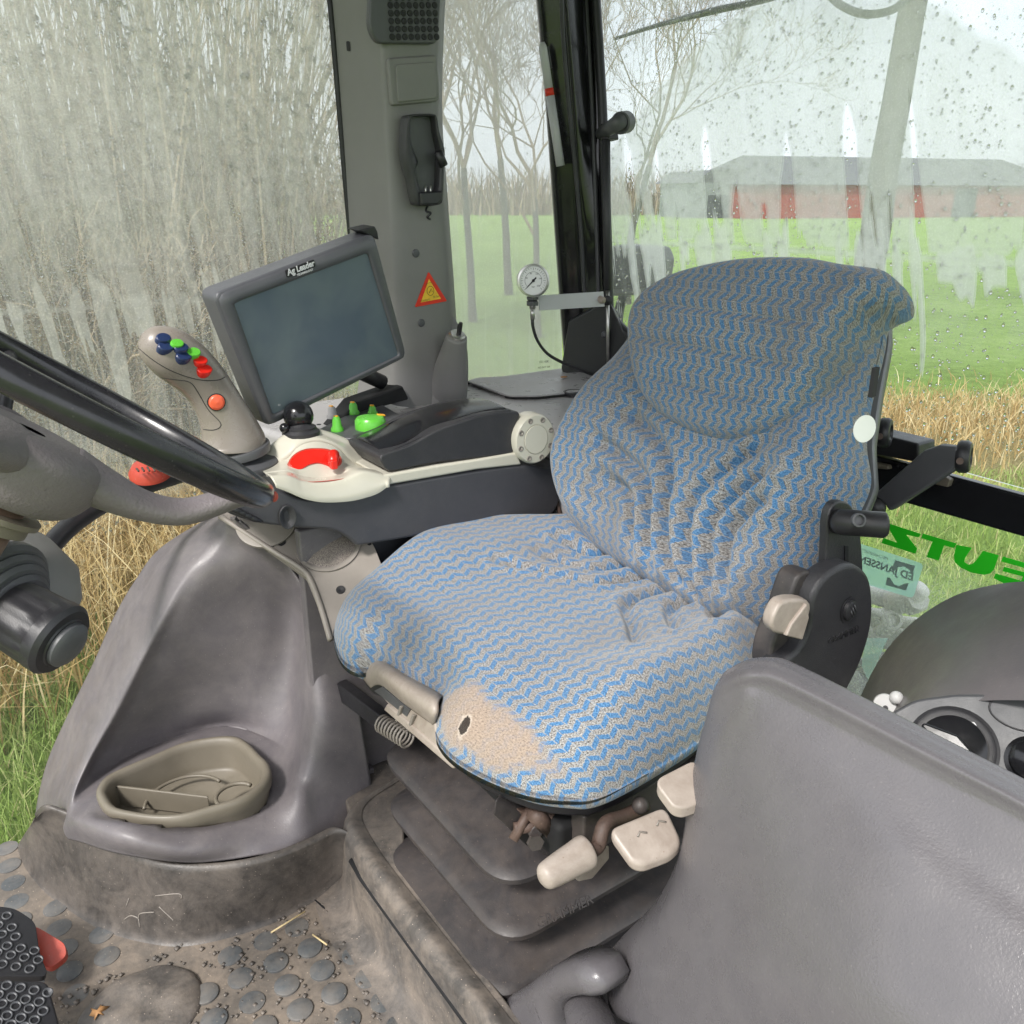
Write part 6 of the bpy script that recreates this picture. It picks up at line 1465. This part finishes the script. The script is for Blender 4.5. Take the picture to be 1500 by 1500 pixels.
# hinge block and pivot barrel
ho = X(800, 1445, .47); hpx = [(560, 1600), (630, 1530), (700, 1484), (767, 1447), (808, 1417), (833, 1406), (857, 1403), (877, 1414), (890, 1436), (893, 1452), (883, 1457), (860, 1454), (838, 1460), (826, 1478), (822, 1520), (820, 1600)]
hab = [(X(a, b, .47).y, X(a, b, .47).z) for a, b in hpx]
inflate('hinge_arm', even(smooth_line(hab, 4, True), 120), ((.47, 0, 0), (0, 1, 0), (0, 0, 1), (-1, 0, 0)), lambda P, d: .022 * np.sqrt(1 - (1 - np.clip(d / .022, 0, 1)) ** 2), lambda P, d: P[:, 0] * 0 - .03, M['grey_shell'], ps, rings=24, spokes=120, center=(ho.y, ho.z))
tube('hinge_barrel', [X(850, 1462, .50), X(862, 1490, .48), X(885, 1560, .44)], [.022, .026, .028], M['grey_shell'], ps, seg=26, sub=3)
# ================================================================ NEAR FENDER with knobs
nf = thing('rear_side_console', 'grey moulded side console with a dark knob panel behind the folded seat', 'console', (1.1, .2, .3))
rows = [[X(1222, 1120, 1.10), X(1265, 1010, 1.14), X(1300, 950, 1.16), X(1345, 905, 1.17), X(1400, 872, 1.17), (X(1460, 856, 1.17)), X(1520, 850, 1.17), X(1620, 840, 1.17), X(1750, 840, 1.17)],
        [X(1240, 1110, 1.06), X(1285, 1020, 1.08), X(1325, 965, 1.09), X(1372, 925, 1.10), X(1420, 900, 1.10), X(1470, 882, 1.10), X(1530, 872, 1.10), X(1620, 865, 1.10), X(1750, 865, 1.1)],
        [X(1262, 1105, 1.01), X(1305, 1035, 1.01), X(1345, 990, 1.01), X(1392, 958, 1.01), X(1436, 935, 1.01), X(1485, 920, 1.01), X(1545, 910, 1.01), X(1630, 905, 1.01), X(1750, 905, 1.01)],
        [X(1290, 1110, .93), X(1318, 1050, .93), X(1350, 1020, .93), X(1400, 1000, .93), X(1450, 985, .93), X(1500, 975, .93), X(1560, 970, .93), X(1640, 965, .93), X(1750, 965, .93)],
        [X(1300, 1125, .90), X(1322, 1065, .895), X(1350, 1042, .89), X(1400, 1030, .89), X(1450, 1026, .89), X(1510, 1026, .89), X(1570, 1028, .89), X(1650, 1030, .89), X(1750, 1030, .89)]]
sheet('moulding', rows, M['grey'], nf, 7, 7)
pnn = Vector((-.72, -.25, .65)).normalized(); pq = X(1430, 1075, .87)
def NP(a, b, o=0): return PL(a, b, pq + pnn * o, pnn)
prism('knob_plate', round_poly([NP(a, b) for a, b in ((1300, 1046), (1340, 1024), (1400, 1016), (1640, 1018), (1640, 1260), (1520, 1200), (1300, 1090))], .01), -pnn * .02, M['dkgrey'], nf, .004)
kc = NP(1395, 1096, .0)
lathe('knob_bezel', kc, pnn, [(.046, -.002), (.046, .0015), (.043, .0025), (.040, .001), (0, .001)], M['black'], nf, 40)
lathe('knob', kc + pnn * .001, pnn, [(.036, 0), (.034, .010), (.028, .013), (0, .014)], M['gloss'], nf, 36)
u_, v_, n_ = basis(pnn)
d1 = (u_ * .9 - v_ * .3).normalized(); d2 = n_.cross(d1)
prism('knob_fin', [kc + n_ * .010 + d1 * .034 + d2 * .002, kc + n_ * .010 + d2 * .012, kc + n_ * .010 - d1 * .034 + d2 * .003, kc + n_ * .010 - d1 * .034 - d2 * .003, kc + n_ * .010 - d2 * .012], n_ * .018, M['gloss'], nf, .005)
mk = [NP(1180 + a / 4.6875, 980 + b / 4.6875, .0008) for a, b in ((1095, 350), (1150, 330), (1220, 370), (1265, 450), (1260, 540), (1215, 610), (1150, 650), (1120, 620), (1170, 560), (1165, 470), (1120, 390))]
prism('scale_window', even(smooth_line(mk, 4, True), 40), -pnn * .002, M['taupe'], nf, smooth=False)
mb = MB()
for a, b in ((1180, 440), (1215, 520), (1190, 600), (1150, 380)):
    p = NP(1180 + a / 4.6875, 980 + b / 4.6875, .0016); mb.add(tube_data([p - d1 * .004, p + d2 * .002, p + d1 * .004], .0008, 5))
mb.build('symbols', M['white'], nf)
tube('blank_ring', [NP(1495, 1046, .001) + (u_ * math.cos(q) * .030 + v_ * math.sin(q) * .017) for q in np.linspace(0, 6.28, 30)], .0010, M['black'], nf, seg=6)
lathe('second_knob', NP(1512, 1115, .0), pnn, [(.026, -.002), (.026, .002), (.022, .003), (.021, .012), (.016, .016), (0, .017)], M['gloss'], nf, 32)
# toggle tag (white key fob)
kf = thing('key_tag', 'round white key fob hanging beside the dark knob panel', 'tag', tuple(X(1295, 1035, .98)))
lathe('fob', X(1296, 1032, .98), (-.8, -.45, .3), [(.014, -.003), (.015, 0), (.014, .003), (0, .0035)], M['white'], kf, 28)
lathe('eyelet', X(1297, 1037, .976), (-.8, -.45, .3), [(.0035, 0), (.0035, .0015), (0, .0015)], M['dkgrey'], kf, 12)
ball('button', X(1313, 1022, .985), .009, M['white'], kf)
# ================================================================ REAR WINDOW HANDLE
rh = thing('rear_window_handle', 'grey angled lever handle with rubber roller on the rear window beam', 'handle', tuple(X(1290, 740, 1.24)))
a, b = X(1293, 738, 1.20), X(1405, 668, 1.24)
prism('lever', [X(1275, 728, 1.20), X(1352, 660, 1.215), X(1375, 652, 1.215), X(1402, 655, 1.215), X(1408, 672, 1.215), X(1396, 690, 1.215), X(1302, 750, 1.20), X(1292, 735, 1.20)], (.02, 0, 0), M['dkgrey'], rh, .005, 3)
lathe('pivot', X(1283, 743, 1.20), (-.75, -.6, .2), [(.014, -.014), (.014, .010), (.010, .014), (0, .015)], M['black'], rh, 22)
for nm, px_, py_, x_ in (('roller', 1412, 669, 1.235), ('roller', 1296, 634, 1.245)):
    c = X(px_, py_, x_); lathe(nm, c, (.35, -.9, .1), [(.016, -.010), (.021, -.009), (.024, -.005), (.024, .005), (.021, .009), (.014, .010), (.012, .006), (0, .006)], M['black'], rh, 30)
    lathe('rivet', c + Vector((-.004, -.0, 0)) + Vector((-.022, -.008, .0)), (-.8, -.5, .1), [(.005, 0), (.005, .003), (0, .003)], M['rust'], rh, 10)
prism('catch_arm', Xs([(1262, 622), (1292, 630), (1300, 648), (1278, 650), (1262, 640)], 1.23), (.015, 0, 0), M['black'], rh, .003)
prism('hinge_plate', Xs([(1365, 700), (1378, 695), (1392, 703), (1388, 714), (1362, 708)], 1.27), (.012, 0, 0), M['tray'], rh, .002)
prism('hinge_plate', Xs([(1278, 678), (1300, 682), (1302, 688), (1276, 686)], 1.262), (.012, 0, 0), M['tray'], rh, .002)
# ================================================================ OUTSIDE FITTINGS
wl = thing('work_lamp', 'dark work lamp outside the rear glass beside the black pillar', 'work lamp', tuple(X(925, 430, 1.6)))
prism('housing', round_poly(Xs([(886, 362), (905, 358), (955, 362), (962, 380), (955, 425), (945, 432), (890, 434)], 1.62), .012), (.07, .0, 0), M['dkgrey'], wl, .02, 5)
prism('lens', round_poly(Xs([(896, 372), (948, 372), (946, 422), (896, 424)], 1.618), .01), (.004, 0, 0), M['black'], wl, .002)
tube('mount', [X(915, 430, 1.65), X(908, 450, 1.65), X(905, 480, 1.63), X(910, 520, 1.6)], .014, M['black'], wl, seg=10, sub=3)
wi = thing('wiper', 'black rear wiper arm across the top of the rear window', 'wiper', tuple(X(1000, 30, RX + .02)))
tube('blade', [X(903, 56, RX + .02), X(960, 38, RX + .02), X(1040, 17, RX + .02), X(1120, 0, RX + .025), X(1200, -22, RX + .025)], [.0045, .006, .0085, .007, .006], M['dkgrey'], wi, seg=8, sub=4, flat=(1, .6))
for a_ in (985, 1000, 1015, 1030): tube('blade_gap', [X(a_, 31.5 - (a_ - 985) * .28, RX + .0115), X(a_ + 10, 28.5 - (a_ - 985) * .28, RX + .0115)], .002, M['dirtywhite'], wi, seg=6)
tag(tube('outer_hose', [X(1205, -18, RX + .05), X(1228, 5, RX + .05), X(1262, 20, RX + .05), X(1300, 17, RX + .05), X(1325, 2, RX + .05), X(1345, -20, RX + .05)], .0062, M['dkgrey'], None, seg=10, sub=6), 'dark cable loop hanging outside at the top of the rear window', 'hose')
lk = thing('hitch_linkage', 'pale dirty hydraulic couplings and lift linkage outside behind the lower rear glass', 'linkage', tuple(X(1300, 1000, 1.75)))
def LT(pts, r, x, mt='dirtywhite', nm='arm', **k): return tube(nm, [X(a, b, x) for a, b in pts], r, M[mt], lk, seg=k.pop('seg', 12), **k)
LT([(1250, 880), (1275, 870), (1310, 880)], .024, 1.80, nm='valve_body'); LT([(1305, 885), (1330, 878), (1350, 862)], [.028, .030, .022], 1.78, nm='coupling', seg=14)
lathe('cap', X(1340, 880, 1.78), (-.4, -.6, .5), [(.030, -.03), (.030, .01), (.024, .02), (0, .02)], M['dirtywhite'], lk, 8)
LT([(1262, 895), (1290, 900), (1300, 912), (1285, 925)], .012, 1.75, nm='pipe', sub=4); LT([(1280, 905), (1312, 903)], .026, 1.77, nm='valve_body', seg=6)
LT([(1268, 928), (1310, 935), (1370, 940), (1390, 950)], [.03, .032, .026, .03], 1.8, nm='arm', seg=6); LT([(1255, 930), (1270, 925)], .032, 1.78, nm='coupling', seg=10)
LT([(1315, 912), (1345, 918), (1360, 925)], [.018, .022, .014], 1.82, nm='arm'); lathe('bush', X(1306, 907, 1.76), (-.6, -.7, .3), [(.024, -.02), (.024, .01), (.016, .012), (.012, 0), (0, 0)], M['dirtywhite'], lk, 20)
lathe('bush', X(1350, 918, 1.80), (-.6, -.7, .3), [(.018, -.02), (.018, .01), (.010, .012), (.008, 0), (0, 0)], M['dirtywhite'], lk, 6)
lathe('eye', X(1368, 948, 1.82), (-.6, -.7, .3), [(.040, -.03), (.040, .01), (.028, .014), (.024, 0), (0, 0)], M['dirtywhite'], lk, 26)
LT([(1240, 1010), (1290, 985), (1340, 962), (1400, 945), (1460, 935)], .034, 1.9, 'dkgrey', 'lift_arm', sub=3); LT([(1230, 990), (1290, 970), (1300, 1010)], .03, 2.0, 'dkgrey', 'lift_arm')
prism('base_plate', Xs([(1225, 985), (1300, 955), (1345, 965), (1400, 1000), (1330, 1060), (1220, 1060)], 2.05), (.08, 0, 0), M['dkgrey'], lk, .01)
prism('ribbon', Xs([(1268, 935), (1300, 935), (1272, 998), (1262, 975)], 1.70), (.002, .0, 0), M['sticker'], lk)
tag(prism('rear_hood', [(1.36, .2, .10), (1.36, 1.3, .10), (1.9, 1.3, -.1), (1.9, .2, -.1)], (0, 0, -.1), M['dkgrey'], None, .02), 'dark tractor deck outside below the rear glass', 'deck')
r_ = tag(prism('light_blocking_roof', [(-.05, -.75, 1.78), (1.55, -.75, 1.78), (1.55, 1.75, 1.78), (-.05, 1.75, 1.78)], (0, 0, .08), M['dkgrey'], None, .01), 'unseen dark cab roof added to block sky light above the driver seat', 'roof')  # out-of-view roof added to block sky light; short front lets sun reach the seat
